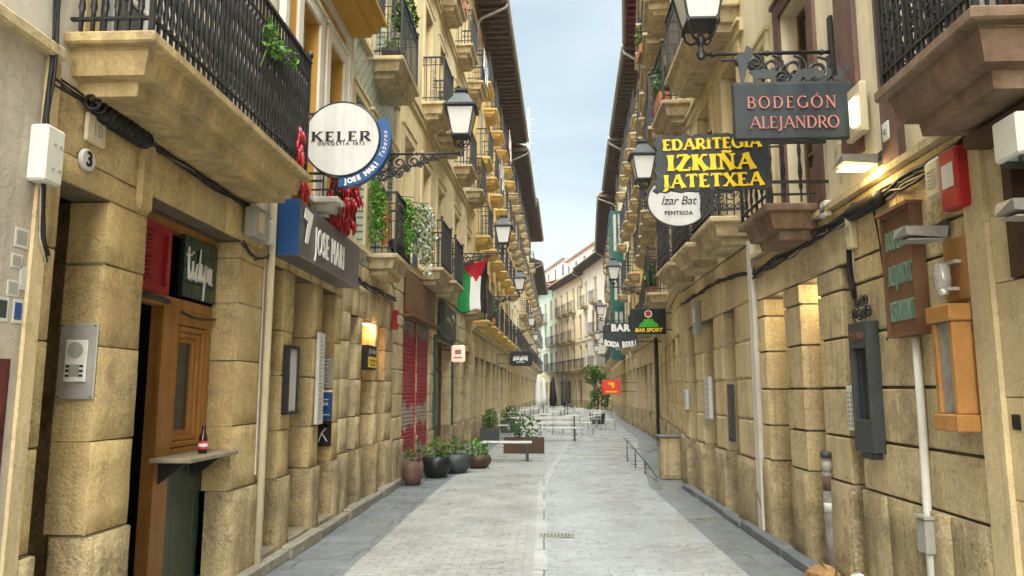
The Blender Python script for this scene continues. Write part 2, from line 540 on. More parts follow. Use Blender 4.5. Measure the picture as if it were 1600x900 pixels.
M['net'] = mat('green scaffold net', (0.30, 0.46, 0.36), .9, .15, 3)
M['iron_g'] = mat('dark grey iron', (0.045, 0.05, 0.052), .5, .3, 6, .1, 80, spec=.4)
M['lampglass'] = mat('frosted lamp glass', (0.72, 0.72, 0.68), .3, .08, 6, spec=.5)
M['rubber'] = mat('black cable', (0.016, 0.015, 0.014), .55, .3, 10)
M['cable_w'] = mat('pale cable', (0.42, 0.38, 0.30), .6, .2, 10)
M['plastic_w'] = mat('white plastic', (0.66, 0.65, 0.58), .45, .08, 5)
M['plastic_c'] = mat('yellowed plastic', (0.58, 0.50, 0.33), .5, .1, 5, streak=.1)
M['plastic_g'] = mat('grey plastic', (0.34, 0.33, 0.28), .5, .12, 6, streak=.15)
M['steel'] = mat('brushed steel', (0.58, 0.57, 0.53), .42, .12, 9, metal=.6)
M['zinc'] = mat('zinc gutter', (0.30, 0.285, 0.25), .5, .25, 4, .1, 30, metal=.3)
M['rafter'] = mat('brown eave wood', (0.13, 0.09, 0.065), .75, .35, 3)
M['rafter_r'] = mat('oxblood eave wood', (0.17, 0.035, 0.035), .65, .25, 3)
M['tiles'] = mat('terracotta roof tile', (0.30, 0.13, 0.07), .85, .35, 5, .4, 20)
M['red'] = mat('red paint', (0.42, 0.022, 0.025), .4, .15, 4, streak=.2)
M['red_d'] = mat('dark red shutter paint', (0.30, 0.022, 0.028), .45, .18, 4)
M['blue'] = mat('blue enamel', (0.025, 0.085, 0.24), .35, .1, 4)
M['black'] = mat('black board', (0.012, 0.013, 0.013), .4, .25, 8)
M['char'] = mat('charcoal sign board', (0.034, 0.043, 0.047), .48, .35, 3, .15, 60, streak=.4, spots=.3)
M['white'] = mat('white enamel', (0.60, 0.595, 0.565), .35, .08, 3, streak=.22, spots=.05)
M['yel_l'] = mat('yellow lettering', (0.75, 0.52, 0.02), .5, .12, 9)
M['red_l'] = mat('salmon lettering', (0.46, 0.185, 0.16), .5, .15, 9)
M['white_l'] = mat('white lettering', (0.76, 0.75, 0.70), .45, .05, 9)
M['black_l'] = mat('black lettering', (0.014, 0.014, 0.015), .5, 0)
M['green_l'] = mat('grey green lettering', (0.17, 0.26, 0.19), .5, .2, 9)
M['green_p'] = mat('green enamel', (0.05, 0.34, 0.03), .4, .1, 9)
M['teal'] = mat('dark teal paint', (0.008, 0.075, 0.062), .4, .15, 4)
M['dkgreen_t'] = mat('green glazed tile', (0.020, 0.050, 0.035), .2, .3, 12, .15, 30, spec=.6)
M['leaf'] = mat('leaf', (0.075, 0.15, 0.022), .55, .3, 8, island=.5)
M['leaf_l'] = mat('bright hanging leaf', (0.10, 0.25, 0.025), .55, .25, 8, island=.45)
M['leaf_w'] = mat('pale flowers', (0.55, 0.60, 0.48), .6, .2, 8, island=.3)
M['leaf_o'] = mat('orange flowers', (0.62, 0.22, 0.025), .6, .2, 8, island=.4)
M['pepper'] = mat('dried red pepper', (0.40, 0.012, 0.018), .35, .3, 9, island=.45, spec=.5)
M['terra'] = mat('terracotta pot', (0.36, 0.13, 0.06), .8, .2, 6)
M['slate'] = mat('slate kerb slab', (0.155, 0.165, 0.17), .55, .25, 3, .25, 30)
M['flag_g'] = mat('green cloth', (0.02, 0.22, 0.06), .9, .1, 9)
M['flag_w'] = mat('white cloth', (0.72, 0.72, 0.69), .9, .05, 9)
M['flag_k'] = mat('black cloth', (0.02, 0.017, 0.016), .9, .1, 9)
M['cloth_b'] = mat('washed blue cloth', (0.16, 0.24, 0.38), .9, .15, 5)
M['flag_r'] = mat('red cloth', (0.50, 0.02, 0.03), .9, .1, 9)
M['green_pl'] = mat('pale green plaster', (0.44, 0.53, 0.44), .88, .12, 1.2, 0, 40, streak=.2)
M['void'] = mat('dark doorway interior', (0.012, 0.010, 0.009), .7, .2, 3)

def tile_mat(name, base, grout, sx, sz, bump=.4, rough=.3):
    """square wall tiles set on the diagonal"""
    m = bpy.data.materials.new(name); m.use_nodes = True
    t = m.node_tree; p = t.nodes['Principled BSDF']; ln = t.links.new
    g = t.nodes.new('ShaderNodeNewGeometry')
    s = t.nodes.new('ShaderNodeSeparateXYZ'); ln(g.outputs['Position'], s.inputs[0])
    c = t.nodes.new('ShaderNodeCombineXYZ'); ln(s.outputs['Y'], c.inputs['X']); ln(s.outputs['Z'], c.inputs['Y'])
    mp_ = t.nodes.new('ShaderNodeMapping'); mp_.inputs['Rotation'].default_value = (0, 0, rad(45)); ln(c.outputs[0], mp_.inputs[0])
    b = t.nodes.new('ShaderNodeTexBrick'); b.offset = 0
    b.inputs['Color1'].default_value = (*base, 1); b.inputs['Color2'].default_value = (base[0] * .8, base[1] * .86, base[2] * .82, 1)
    b.inputs['Mortar'].default_value = (*grout, 1)
    b.inputs['Scale'].default_value = 1; b.inputs['Brick Width'].default_value = sx; b.inputs['Row Height'].default_value = sz; b.inputs['Mortar Size'].default_value = .012
    ln(mp_.outputs[0], b.inputs['Vector']); ln(b.outputs['Color'], p.inputs['Base Color'])
    bu = t.nodes.new('ShaderNodeBump'); bu.inputs['Strength'].default_value = bump; bu.inputs['Distance'].default_value = .01; bu.invert = True
    ln(b.outputs['Fac'], bu.inputs['Height']); ln(bu.outputs['Normal'], p.inputs['Normal'])
    p.inputs['Roughness'].default_value = rough
    return m
M['green_tile'] = tile_mat('pale green facade tile', (0.46, 0.50, 0.41), (0.13, 0.15, 0.12), .15, .15)

def paving_mat(name, c1, c2, grout, bw, bh, ms, rough, rot=0.0, off=.5, bump=.35):
    m = bpy.data.materials.new(name); m.use_nodes = True
    t = m.node_tree; p = t.nodes['Principled BSDF']; ln = t.links.new
    g = t.nodes.new('ShaderNodeNewGeometry')
    mp_ = t.nodes.new('ShaderNodeMapping'); mp_.inputs['Rotation'].default_value = (0, 0, rot); ln(g.outputs['Position'], mp_.inputs[0])
    wn = t.nodes.new('ShaderNodeTexNoise'); wn.inputs['Scale'].default_value = 5; ln(g.outputs['Position'], wn.inputs[0])
    va = t.nodes.new('ShaderNodeVectorMath'); va.operation = 'MULTIPLY_ADD'
    va.inputs[1].default_value = (.02, .02, 0); ln(wn.outputs['Color'], va.inputs[0]); ln(mp_.outputs[0], va.inputs[2])
    b = t.nodes.new('ShaderNodeTexBrick'); b.offset = off
    b.inputs['Color1'].default_value = (*c1, 1); b.inputs['Color2'].default_value = (*c2, 1); b.inputs['Mortar'].default_value = (*grout, 1)
    b.inputs['Scale'].default_value = 1; b.inputs['Brick Width'].default_value = bw; b.inputs['Row Height'].default_value = bh
    b.inputs['Mortar Size'].default_value = ms; b.inputs['Mortar Smooth'].default_value = .3; b.inputs['Bias'].default_value = -.1
    ln(va.outputs[0], b.inputs['Vector'])
    def nz(sc_, de=5):
        n = t.nodes.new('ShaderNodeTexNoise'); n.inputs['Scale'].default_value = sc_; n.inputs['Detail'].default_value = de; n.inputs['Roughness'].default_value = .65
        ln(g.outputs['Position'], n.inputs[0]); return n.outputs['Fac']
    def mr(s_, a, b_, c, d):
        n = t.nodes.new('ShaderNodeMapRange'); n.inputs[1].default_value = a; n.inputs[2].default_value = b_; n.inputs[3].default_value = c; n.inputs[4].default_value = d
        ln(s_, n.inputs[0]); return n.outputs[0]
    def mu(a, b_):
        n = t.nodes.new('ShaderNodeMath'); n.operation = 'MULTIPLY'; ln(a, n.inputs[0]); ln(b_, n.inputs[1]); return n.outputs[0]
    f = mu(mu(mr(nz(.8), .3, .7, .78, 1.14), mr(nz(7), .3, .7, .82, 1.12)), mr(nz(26, 2), .60, .68, 1.0, .48))
    vm = t.nodes.new('ShaderNodeVectorMath'); vm.operation = 'SCALE'; ln(b.outputs['Color'], vm.inputs[0]); ln(f, vm.inputs['Scale'])
    ln(vm.outputs['Vector'], p.inputs['Base Color'])
    ln(mr(nz(1.3), .35, .65, rough - .1, rough + .16), p.inputs['Roughness'])
    bu = t.nodes.new('ShaderNodeBump'); bu.inputs['Strength'].default_value = bump; bu.inputs['Distance'].default_value = .008; bu.invert = True
    ad = t.nodes.new('ShaderNodeMath'); ad.operation = 'ADD'; ln(b.outputs['Fac'], ad.inputs[0])
    ln(mr(nz(22), .3, .7, .5, 0), ad.inputs[1]); ln(ad.outputs[0], bu.inputs['Height']); ln(bu.outputs['Normal'], p.inputs['Normal'])
    return m
M['pave_c'] = paving_mat('pale cobbled paving', (0.40, 0.395, 0.36), (0.36, 0.355, 0.33), (0.27, 0.265, 0.24), .20, .105, .009, .34)
M['pave_r'] = paving_mat('pale smooth paving', (0.385, 0.395, 0.385), (0.355, 0.365, 0.355), (0.29, 0.295, 0.285), .24, .12, .007, .28)
M['pave_s'] = paving_mat('blue grey side slabs', (0.21, 0.225, 0.232), (0.175, 0.188, 0.196), (0.10, 0.107, 0.112), .8, .42, .010, .32, off=.4, bump=.2)
M['band'] = paving_mat('pale dividing slabs', (0.46, 0.455, 0.42), (0.40, 0.40, 0.37), (0.16, 0.16, 0.14), .5, .9, .012, .36)
M['earth'] = mat('ground', (0.16, 0.15, 0.135), .9, .2, .3)

# ================================================================ the plan of the street
LP = [(-2.65, -9), (-2.65, 1.0), (-2.65, 3.72), (-2.65, 6.92), (-2.65, 9.6), (-2.65, 12.9), (-2.3, 23.8), (-1.9, 38.5), (-1.6, 51), (-1.2, 66), (-.6, 88)]
RP = [(2.5, -9), (2.5, 1.5), (2.5, 4.36), (2.5, 8.75), (2.5, 13.5), (3.2, 20), (3.95, 27), (4.35, 37), (4.8, 47), (5.9, 66)]
def interp(P, y):
    for (x0, y0), (x1, y1) in zip(P, P[1:]):
        if y <= y1:
            return x0 + (x1 - x0) * (y - y0) / (y1 - y0)
    return P[-1][0]
wl = lambda y: interp(LP, y)
wr = lambda y: interp(RP, y)

# ---- the ground
g = MB(); g.quad((-300, -300, -.012), (300, -300, -.012), (300, 600, -.012), (-300, 600, -.012))
struct(g.build('ground', M['earth']))
YS = [-9, -4, 0, 4, 8.75, 12.9, 13.5, 16, 20, 23.8, 27, 32, 37, 42, 47, 51, 58, 66, 75, 84, 95]
def strip_sheet(name, fa, fb, z, m):
    b = MB()
    vs = []
    for y in YS:
        vs += [(fa(y), y, z), (fb(y), y, z)]
    b.add(vs, [(2 * i, 2 * i + 1, 2 * i + 3, 2 * i + 2) for i in range(len(YS) - 1)])
    return struct(b.build(name, m))
mid = lambda y: (wl(y) + wr(y)) / 2 + .03
strip_sheet('pavement_left', lambda y: wl(y) - .6, lambda y: wl(y) + .82, 0.0, M['pave_s'])
strip_sheet('pavement_right', lambda y: wr(y) - .66, lambda y: wr(y) + .6 if y < 60 else wr(y) + 4, 0.0, M['pave_s'])
strip_sheet('street_paving_left', lambda y: wl(y) + .82, lambda y: mid(y) - .07, 0.004, M['pave_c'])
strip_sheet('street_paving_right', lambda y: mid(y) + .07, lambda y: wr(y) - .66, 0.004, M['pave_r'])
def kerb(name, side, y0, y1, w_, h, m, seed):
    rn = random.Random(seed); b = MB(); y = y0
    while y < y1:
        l = rn.uniform(.5, 1.1); x = wl(y) if side < 0 else wr(y); d_ = w_ * rn.uniform(.85, 1.1); hh = h * rn.uniform(.8, 1.15)
        if side < 0: b.cbox(x - .02, x + d_, y + .006, min(y + l, y1) - .006, -.01, hh, .018)
        else: b.cbox(x - d_, x + .02, y + .006, min(y + l, y1) - .006, -.01, hh, .018)
        y += l
    return struct(b.build(name, m))
kerb('kerb_left', -1, 6.3, 13.6, .13, .12, M['kerbst'], 4)
kerb('kerb_right', 1, 7.0, 13.3, .12, .09, M['slate'], 5)
strip_sheet('street_centre_band', lambda y: mid(y) - .07, lambda y: mid(y) + .07, 0.008, M['band'])

# ================================================================ facade pieces, in facade coordinates (u along, d out of the wall, z up)
class Facade:
    def __init__(s, name, label, cat, P0, P1, side):
        dx, dy = P1[0] - P0[0], P1[1] - P0[1]
        s.L = math.hypot(dx, dy); s.s = side          # local y = side * d
        s.root = thing(name, label, cat, (P0[0], P0[1], 0), math.atan2(dy, dx))
    def mb(s):
        k = s.s
        return MB(lambda v: (v[0], k * v[1], v[2]))
    def part(s, name, mb, mats, parent=None):
        return mb.build(name, mats, parent or s.root)

def wall_panel(mb, u0, u1, z0, z1, ops, depth=.22, d=0.0, back=5.0):
    us = sorted({u0, u1} | {x for o in ops for x in (o[0], o[1]) if u0 < x < u1})
    zs = sorted({z0, z1} | {x for o in ops for x in (o[2], o[3]) if z0 < x < z1})
    for i in range(len(us) - 1):
        for j in range(len(zs) - 1):
            cu, cz = (us[i] + us[i + 1]) / 2, (zs[j] + zs[j + 1]) / 2
            if not any(o[0] < cu < o[1] and o[2] < cz < o[3] for o in ops):
                mb.quad((us[i], d, zs[j]), (us[i + 1], d, zs[j]), (us[i + 1], d, zs[j + 1]), (us[i], d, zs[j + 1]))
    for a, b, c, e in [o[:4] for o in ops]:
        for q in ([(a, d, c), (a, d - depth, c), (a, d - depth, e), (a, d, e)], [(b, d, c), (b, d - depth, c), (b, d - depth, e), (b, d, e)],
                  [(a, d, c), (b, d, c), (b, d - depth, c), (a, d - depth, c)], [(a, d, e), (b, d, e), (b, d - depth, e), (a, d - depth, e)]):
            mb.quad(*q)
    if back:
        for u in (u0, u1):
            mb.quad((u, d, z0), (u, d - back, z0), (u, d - back, z1), (u, d, z1))
        mb.quad((u0, d - back, z0), (u1, d - back, z0), (u1, d - back, z1), (u0, d - back, z1))
        mb.quad((u0, d, z1), (u1, d, z1), (u1, d - back, z1), (u0, d - back, z1))

def block(mb, u0, u1, z0, z1, db, df, bu=.012, bz=.012):
    bk = [(u0, db, z0), (u1, db, z0), (u1, db, z1), (u0, db, z1)]
    e = min(max(bu, bz) * .75, .02)
    md = [(u0, df - e, z0), (u1, df - e, z0), (u1, df - e, z1), (u0, df - e, z1)]
    fr = [(u0 + bu, df, z0 + bz), (u1 - bu, df, z0 + bz), (u1 - bu, df, z1 - bz), (u0 + bu, df, z1 - bz)]
    mb.add(bk + md + fr, [(0, 1, 5, 4), (1, 2, 6, 5), (2, 3, 7, 6), (3, 0, 4, 7), (4, 5, 9, 8), (5, 6, 10, 9), (6, 7, 11, 10), (7, 4, 8, 11), (8, 9, 10, 11)])

def rough_block(mb, rn, u0, u1, z0, z1, db, df, amp=.007):
    """a worn ashlar block: a slightly uneven front with tight rounded arrises and chipped corners"""
    def cuts(a, c, st):
        n = max(1, min(5, int((c - a) / st)))
        e = min(.010, (c - a) * .2)
        return [a] + [a + e + (c - a - 2 * e) * i / n for i in range(n + 1)] + [c]
    us, zs_ = cuts(u0, u1, .14), cuts(z0, z1, .13)
    n, m = len(us) - 1, len(zs_) - 1
    vs = []; fs = []
    tilt = rn.uniform(-.004, .004)
    chip = {k: rn.uniform(.015, .04) for k in ((0, 0), (n, 0), (0, m), (n, m)) if rn.random() < .35}
    for j in range(m + 1):
        for i in range(n + 1):
            u, z = us[i], zs_[j]
            eu, ez = i in (0, n), j in (0, m)
            d = df + tilt * (i / n - .5) * 2
            if eu or ez:
                d -= .0065 + (.005 if eu and ez else 0) + rn.uniform(0, .005)
            elif n > 3:
                d += rn.uniform(-amp, amp) * .5
            if eu and ez and (i, j) in chip:
                c_ = chip[i, j]; d -= c_ * .5
                u += c_ * .4 if i == 0 else -c_ * .4; z += c_ * .4 if j == 0 else -c_ * .4
            if eu and not ez: u += (-1 if i else 1) * rn.uniform(0, .004)
            if ez and not eu: z += (-1 if j else 1) * rn.uniform(0, .004)
            vs.append((u, d, z))
    for j in range(m):
        for i in range(n):
            a = j * (n + 1) + i
            fs.append((a, a + 1, a + n + 2, a + n + 1))
    ring = [i for i in range(n + 1)] + [j * (n + 1) + n for j in range(1, m + 1)] + [m * (n + 1) + i for i in range(n - 1, -1, -1)] + [j * (n + 1) for j in range(m - 1, 0, -1)]
    mb.add(vs, fs, True)
    k = len(ring)
    sv = [vs[r] for r in ring] + [(vs[r][0], db, vs[r][2]) for r in ring]
    mb.add(sv, [(i, (i + 1) % k, k + (i + 1) % k, k + i) for i in range(k)])

def stone_wall(mb, rn, u0, u1, zs, ops, depth=.3, blk=(.4, .8), joint=.006, jit=.008, rough=True, mort=True, bu=.012, bz=.012, d=0.0, jz=None, mrec=None):
    """coursed stone with openings; material 0 stone, 1 mortar"""
    for a, b in zip(zs, zs[1:]):
        c = (a + b) / 2
        jh = (joint if jz is None else jz) / 2
        cut = sorted([(o[0], o[1]) for o in ops if o[2] < c < o[3]])
        x = u0; iv = []
        for p, q in cut:
            if p > x: iv.append((x, p))
            x = max(x, q)
        if x < u1: iv.append((x, u1))
        for p, q in iv:
            Lg = q - p
            n = max(1, round(Lg / rn.uniform(*blk)))
            cuts = [p] + sorted(p + Lg * (i + rn.uniform(-.18, .18)) / n for i in range(1, n)) + [q]
            for m_, n_ in zip(cuts, cuts[1:]):
                df = d + rn.uniform(-jit, jit)
                mb.cur = 0
                if rough:
                    rough_block(mb, rn, m_ + joint / 2, n_ - joint / 2, a + jh, b - jh, d - depth, df)
                else:
                    block(mb, m_ + joint / 2, n_ - joint / 2, a + jh, b - jh, d - depth, df, bu, bz)
            if mort:
                mb.cur = 1
                mb.box(p + .012, q - .012, d - depth + .004, d - (mrec or max(.022, bz * .9)), a, b)
    mb.cur = 0

# ---- windows (origin: middle of the sill line, on the wall face)
def window(F, u, z, wd, h, surround='trim', frame='frame_w', pane='pane', depth=.17, band=.13, shutter=None, sill=True, door=False):
    key = ('win', F.s, wd, h, frame, depth, door)
    def mk():
        b = F.mb(); y0, y1 = -depth - .05, -depth
        f = .055
        b.box(-wd / 2, -wd / 2 + f, y0, y1, 0, h); b.box(wd / 2 - f, wd / 2, y0, y1, 0, h)
        b.box(-wd / 2 + f, wd / 2 - f, y0, y1, h - f, h); b.box(-wd / 2 + f, wd / 2 - f, y0, y1, 0, f * 1.5)
        b.box(-.035, .035, y0, y1 + .012, f * 1.5, h - f)
        for t in ((.30, .72) if h > 1.8 else (.68,)):
            for a, c in ((-wd / 2 + f, -.035), (.035, wd / 2 - f)):
                b.box(a, c, y0, y1 - .008, h * t - .018, h * t + .018)
        if door:
            for a, c in ((-wd / 2 + f, -.035), (.035, wd / 2 - f)):
                b.box(a, c, y0 + .01, y1 - .012, f * 1.5, h * .24)
        return b.mesh('window', M[frame])
    o = link('window', cached(key, mk), F.root, (u, 0, z))
    def mkp():
        b = F.mb(); b.box(-wd / 2 + .03, wd / 2 - .03, -depth - .09, -depth - .03, .03, h - .03)
        return b.mesh('pane', M[pane])
    link('pane', cached(('pane', F.s, wd, h, pane, depth), mkp), o)
    if surround:
        def mks():
            b = F.mb(); e = .004
            b.box(-wd / 2 - band, -wd / 2 - e, -.05, .032, -.0, h); b.box(wd / 2 + e, wd / 2 + band, -.05, .032, -.0, h)
            b.box(-wd / 2 - band, wd / 2 + band, -.05, .034, h + e, h + band)
            b.box(-wd / 2 - band - .03, wd / 2 + band + .03, -.05, .055, h + band + .003, h + band + .05)
            if sill:
                b.box(-wd / 2 - band - .02, wd / 2 + band + .02, -.05, .06, -.08, -.004)
            return b.mesh('surround', M[surround])
        link('surround', cached(('sur', F.s, wd, h, surround, band, sill), mks), o)
    if shutter:
        sm, how = shutter
        def mksh():
            b = F.mb()
            def leaf(x0, x1, y):
                b.box(x0, x0 + .05, y, y + .035, 0.02, h - .02); b.box(x1 - .05, x1, y, y + .035, .02, h - .02)
                nsl = int(h / .09)
                for k in range(nsl + 1):
                    zz = .02 + (h - .1) * k / nsl
                    b.box(x0 + .05, x1 - .05, y + .006, y + .028, zz, zz + .06)
            if how == 'open':
                leaf(-wd - band * .4, -wd / 2 - .02, .04); leaf(wd / 2 + .02, wd + band * .4, .04)
            elif how == 'closed':
                leaf(-wd / 2 + .01, -.005, -depth + .02); leaf(.005, wd / 2 - .01, -depth + .02)
            else:
                leaf(-wd / 2 + .01, -.005, -depth + .02); leaf(wd / 2 + .02, wd + band * .4, .04)
            return b.mesh('shutter', M[sm])
        link('shutter', cached(('shut', F.s, wd, h, sm, how, band, depth), mksh), o)
    return o

def slab_mb(F, wd, dep, h=.30, top=.07):
    b = F.mb()
    b.cbox(-wd / 2, wd / 2, .0, dep, -top, 0, .012)
    r = [(0, .012, .0), (.0, .05, .05), (.06, .06, .11), (.62, .10, .13), (.66, .16, .17), (1, .18, .19)]
    zz = [-top - (h - top) * q[0] for q in r]
    for (q0, i0, _), (q1, i1, _), za, zb in zip(r, r[1:], zz, zz[1:]):
        if abs(za - zb) < .001: continue
        b.frus((-wd / 2 + i1, wd / 2 - i1, .0, dep - i1), zb, (-wd / 2 + i0 + .008, wd / 2 - i0 - .008, .0, dep - i0 - .008), za)
    return b

def spiral(cx, cz, r0, r1, a0, turns, n=18):
    return [(cx + (r0 + (r1 - r0) * i / n) * math.cos(rad(a0 + 360 * turns * i / n)), cz + (r0 + (r1 - r0) * i / n) * math.sin(rad(a0 + 360 * turns * i / n))) for i in range(n + 1)]

def railing_mb(F, wd, dep, h=1.0, gap=.10, kind='plain', r=.0075, inset=.045):
    b = F.mb()
    x0, x1, y = -wd / 2 + inset, wd / 2 - inset, dep - inset
    path = [(x0, 0.0), (x0, y), (x1, y), (x1, 0.0)]
    for zz, rr in ((h, .020), (.09, .012), (h - .17, .010)):
        for p, q in zip(path, path[1:]):
            b.box(min(p[0], q[0]) - rr, max(p[0], q[0]) + rr, min(p[1], q[1]) - (rr if p[1] == q[1] else -rr), max(p[1], q[1]) + (rr if p[1] == q[1] else -rr), zz - rr * .7, zz + rr * .7)
    for cx in (x0, x1):
        b.box(cx - .014, cx + .014, y - .014, y + .014, 0, h + .02)
        if kind != 'plain':
            b.lathe([(.0, h + .11), (.028, h + .09), (.034, h + .06), (.02, h + .03), (.012, h + .02)], 8, (cx, y, 0))
    runs = []
    for p, q in zip(path, path[1:]):
        Lg = math.hypot(q[0] - p[0], q[1] - p[1]); n = max(2, round(Lg / gap))
        for i in range(1, n):
            runs.append((p[0] + (q[0] - p[0]) * i / n, p[1] + (q[1] - p[1]) * i / n))
    for (x, yy) in runs:
        b.box(x - r, x + r, yy - r, yy + r, .02, h - .01)
        if kind == 'knob':
            for zz, s_ in ((.22, .017), (.5, .02), (.78, .017)):
                b.lathe([(r, zz - .03), (s_, zz), (r, zz + .03)], 6, (x, yy, 0))
        if kind == 'twist':
            b.lathe([(r, .12), (.019, .16), (.012, .22), (.022, .3), (.010, .42), (.018, .5), (.010, .6), (.022, .70), (.012, .78), (.018, .83), (r, .86)], 6, (x, yy, 0))
    if kind in ('scroll', 'lace'):
        bands = [(h - .085, .055)] if kind == 'scroll' else [(h - .085, .06), (.135, .045), (.26, .07), (.42, .075), (.62, .08)]
        for zz, rr in bands:
            for p, q in zip(path, path[1:]):
                Lg = math.hypot(q[0] - p[0], q[1] - p[1]); n = max(1, round(Lg / (rr * 2.1)))
                for i in range(n):
                    f = (i + .5) / n
                    cx, cy = p[0] + (q[0] - p[0]) * f, p[1] + (q[1] - p[1]) * f
                    tx, ty = (q[0] - p[0]) / Lg, (q[1] - p[1]) / Lg
                    sp = spiral(0, 0, rr, rr * .25, 90 * (i % 4), 1.4, 12)
                    b.tube([(cx + tx * a, cy + ty * a, zz + c_) for a, c_ in sp], .009 if kind == 'lace' else .006, 4)
    if kind == 'scroll':
        for cx in (x0, x1):
            for k in range(4):
                zz = .2 + k * .15
                b.tube([(cx, y * .5 + a, zz + c_) for a, c_ in spiral(0, 0, .06, .02, 0, 1.3, 12)], .006, 4)
    return b

def balcony(F, u, z, wd, dep=.48, slab='slabst', kind='plain', h=1.0, gap=.11, sh=.30, rail='iron', rail_r=.0075):
    o = link('balcony', cached(('slab', F.s, wd, dep, slab, sh), lambda: slab_mb(F, wd, dep, sh).mesh('balcony', M[slab])), F.root, (u, 0, z))
    link('railing', cached(('rail', F.s, wd, dep, kind, h, gap, rail), lambda: railing_mb(F, wd, dep, h, gap, kind, rail_r).mesh('railing', M[rail])), o)
    return o

def eaves(F, z, over=1.0, m='rafter', gut='zinc', gapr=.42, rise=.05):
    L = F.L
    b = F.mb()
    # tiled slope up to a ridge behind
    b.hexa([(0, over + .06, z + .10), (L, over + .06, z + .10), (L, -5, z + 1.9), (0, -5, z + 1.9)], [(0, over + .06, z + .19), (L, over + .06, z + .19), (L, -5, z + 2.0), (0, -5, z + 2.0)])
    roof = F.part('roof', b, M['tiles'])
    b = F.mb()
    b.box(.004, L - .004, -.1, over + .02, z + .06, z + .095)
    n = max(2, int(L / gapr))
    for i in range(n + 1):
        u = .06 + (L - .12) * i / n
        b.box(u - .05, u + .05, -.1, over, z - .08, z + .058)
    b.box(.004, L - .004, over + .004, over + .045, z - .06, z + .095)
    b.box(.004, L - .004, -.02, .10, z - .20, z - .085)
    F.part('eaves', b, M[m], roof)
    b = F.mb()
    b.tube([(.02, over + .12, z + .04), (L - .02, over + .12, z + .04)], .075, 8)
    u = .2
    b.tube([(u, over + .12, z + .0), (u, over + .05, z - .18), (u, .2, z - .55), (u, .07, z - .75), (u, .07, z - 1.6)], .05, 8)
    F.part('gutter', b, M[gut], roof)
    return roof

def simple_top(F, z):
    b = F.mb(); b.box(0, F.L, -5, .12, z + .002, z + .3)
    return F.part('roof', b, M['tiles'])

def shutter_mb(F, u0, u1, z0, z1, d):
    b = F.mb(); n = int((z1 - z0) / .075)
    for i in range(n):
        a = z0 + (z1 - z0) * i / n; c = z0 + (z1 - z0) * (i + 1) / n
        b.hexa([(u0, d - .02, a), (u1, d - .02, a), (u1, d, a + .012), (u0, d, a + .012)], [(u0, d - .02, c), (u1, d - .02, c), (u1, d - .004, c - .012), (u0, d - .004, c - .012)])
    return b

def door_part(F, u0, u1, z1, d, m='wood_d', panels=3, z0=0.0, glass=False):
    b = F.mb()
    b.cur = 0
    b.box(u0, u1, d - .06, d, z0, z1)
    n = 2 if u1 - u0 > 1.0 else 1
    for k in range(n):
        a = u0 + (u1 - u0) * k / n + .07; c = u0 + (u1 - u0) * (k + 1) / n - .07
        for j in range(panels):
            p = z0 + .12 + (z1 - z0 - .2) * j / panels; q = z0 + .12 + (z1 - z0 - .2) * (j + 1) / panels - .08
            b.cbox(a, c, d - .01, d + .018, p, q, .015)
    o = F.part('door', b, M[m])
    b = F.mb()
    b.lathe([(.0, .0), (.014, .0), (.012, .03), (.026, .05), (.02, .07), (0, .075)], 8, (u1 - .09, d + .005, z0 + 1.02), 'y')
    F.part('handle', b, M['steel'], o)
    return o

def shop_window(F, u0, u1, z0, z1, d, frame='wood_d', pane='pane'):
    b = F.mb(); f = .06
    b.box(u0, u0 + f, d - .06, d, z0, z1); b.box(u1 - f, u1, d - .06, d, z0, z1)
    b.box(u0 + f, u1 - f, d - .06, d, z1 - f, z1); b.box(u0 + f, u1 - f, d - .06, d, z0, z0 + f)
    b.box(u0 + f, u1 - f, d - .05, d - .005, z0 + (z1 - z0) * .74, z0 + (z1 - z0) * .74 + .05)
    o = F.part('shop_window', b, M[frame])
    b = F.mb(); b.box(u0 + .03, u1 - .03, d - .05, d - .03, z0 + .03, z1 - .03)
    F.part('pane', b, M[pane], o)
    return o

def pier_parts(F, rn, zs, ops, stone, depth, base=True, base_kw=None, **kw):
    """each pier, its worn foot and the stone band above the openings as parts of their own"""
    cut = sorted((o[0], o[1], o[3]) for o in ops)
    tmin = min(o[2] for o in cut)
    iv = []; x = 0.0
    for p, q, t_ in cut:
        if p - x > .02: iv.append((x, p))
        x = q
    if F.L - x > .02: iv.append((x, F.L))
    z1 = zs[1] if base else 0
    low = [z for z in zs if z >= z1 - 1e-6 and z <= tmin + 1e-6]
    high = [z for z in zs if z >= low[-1] - 1e-6]
    bk = dict(rough=True, d=.035, blk=(.5, .9)); bk.update(base_kw or {})
    for p, q in iv:
        if base:
            b = F.mb(); stone_wall(b, rn, p, q, zs[:2], [], depth, **bk)
            F.part('pier_foot', b, [M['base'], M['mortar']])
        b = F.mb(); stone_wall(b, rn, p, q, low, [], depth, **kw)
        F.part('stone_pier', b, [M[stone], M['mortar']])
    if len(high) > 1:
        b = F.mb(); stone_wall(b, rn, 0, F.L, high, ops, depth, **kw)
        F.part('stone_lintel', b, [M[stone], M['mortar']])

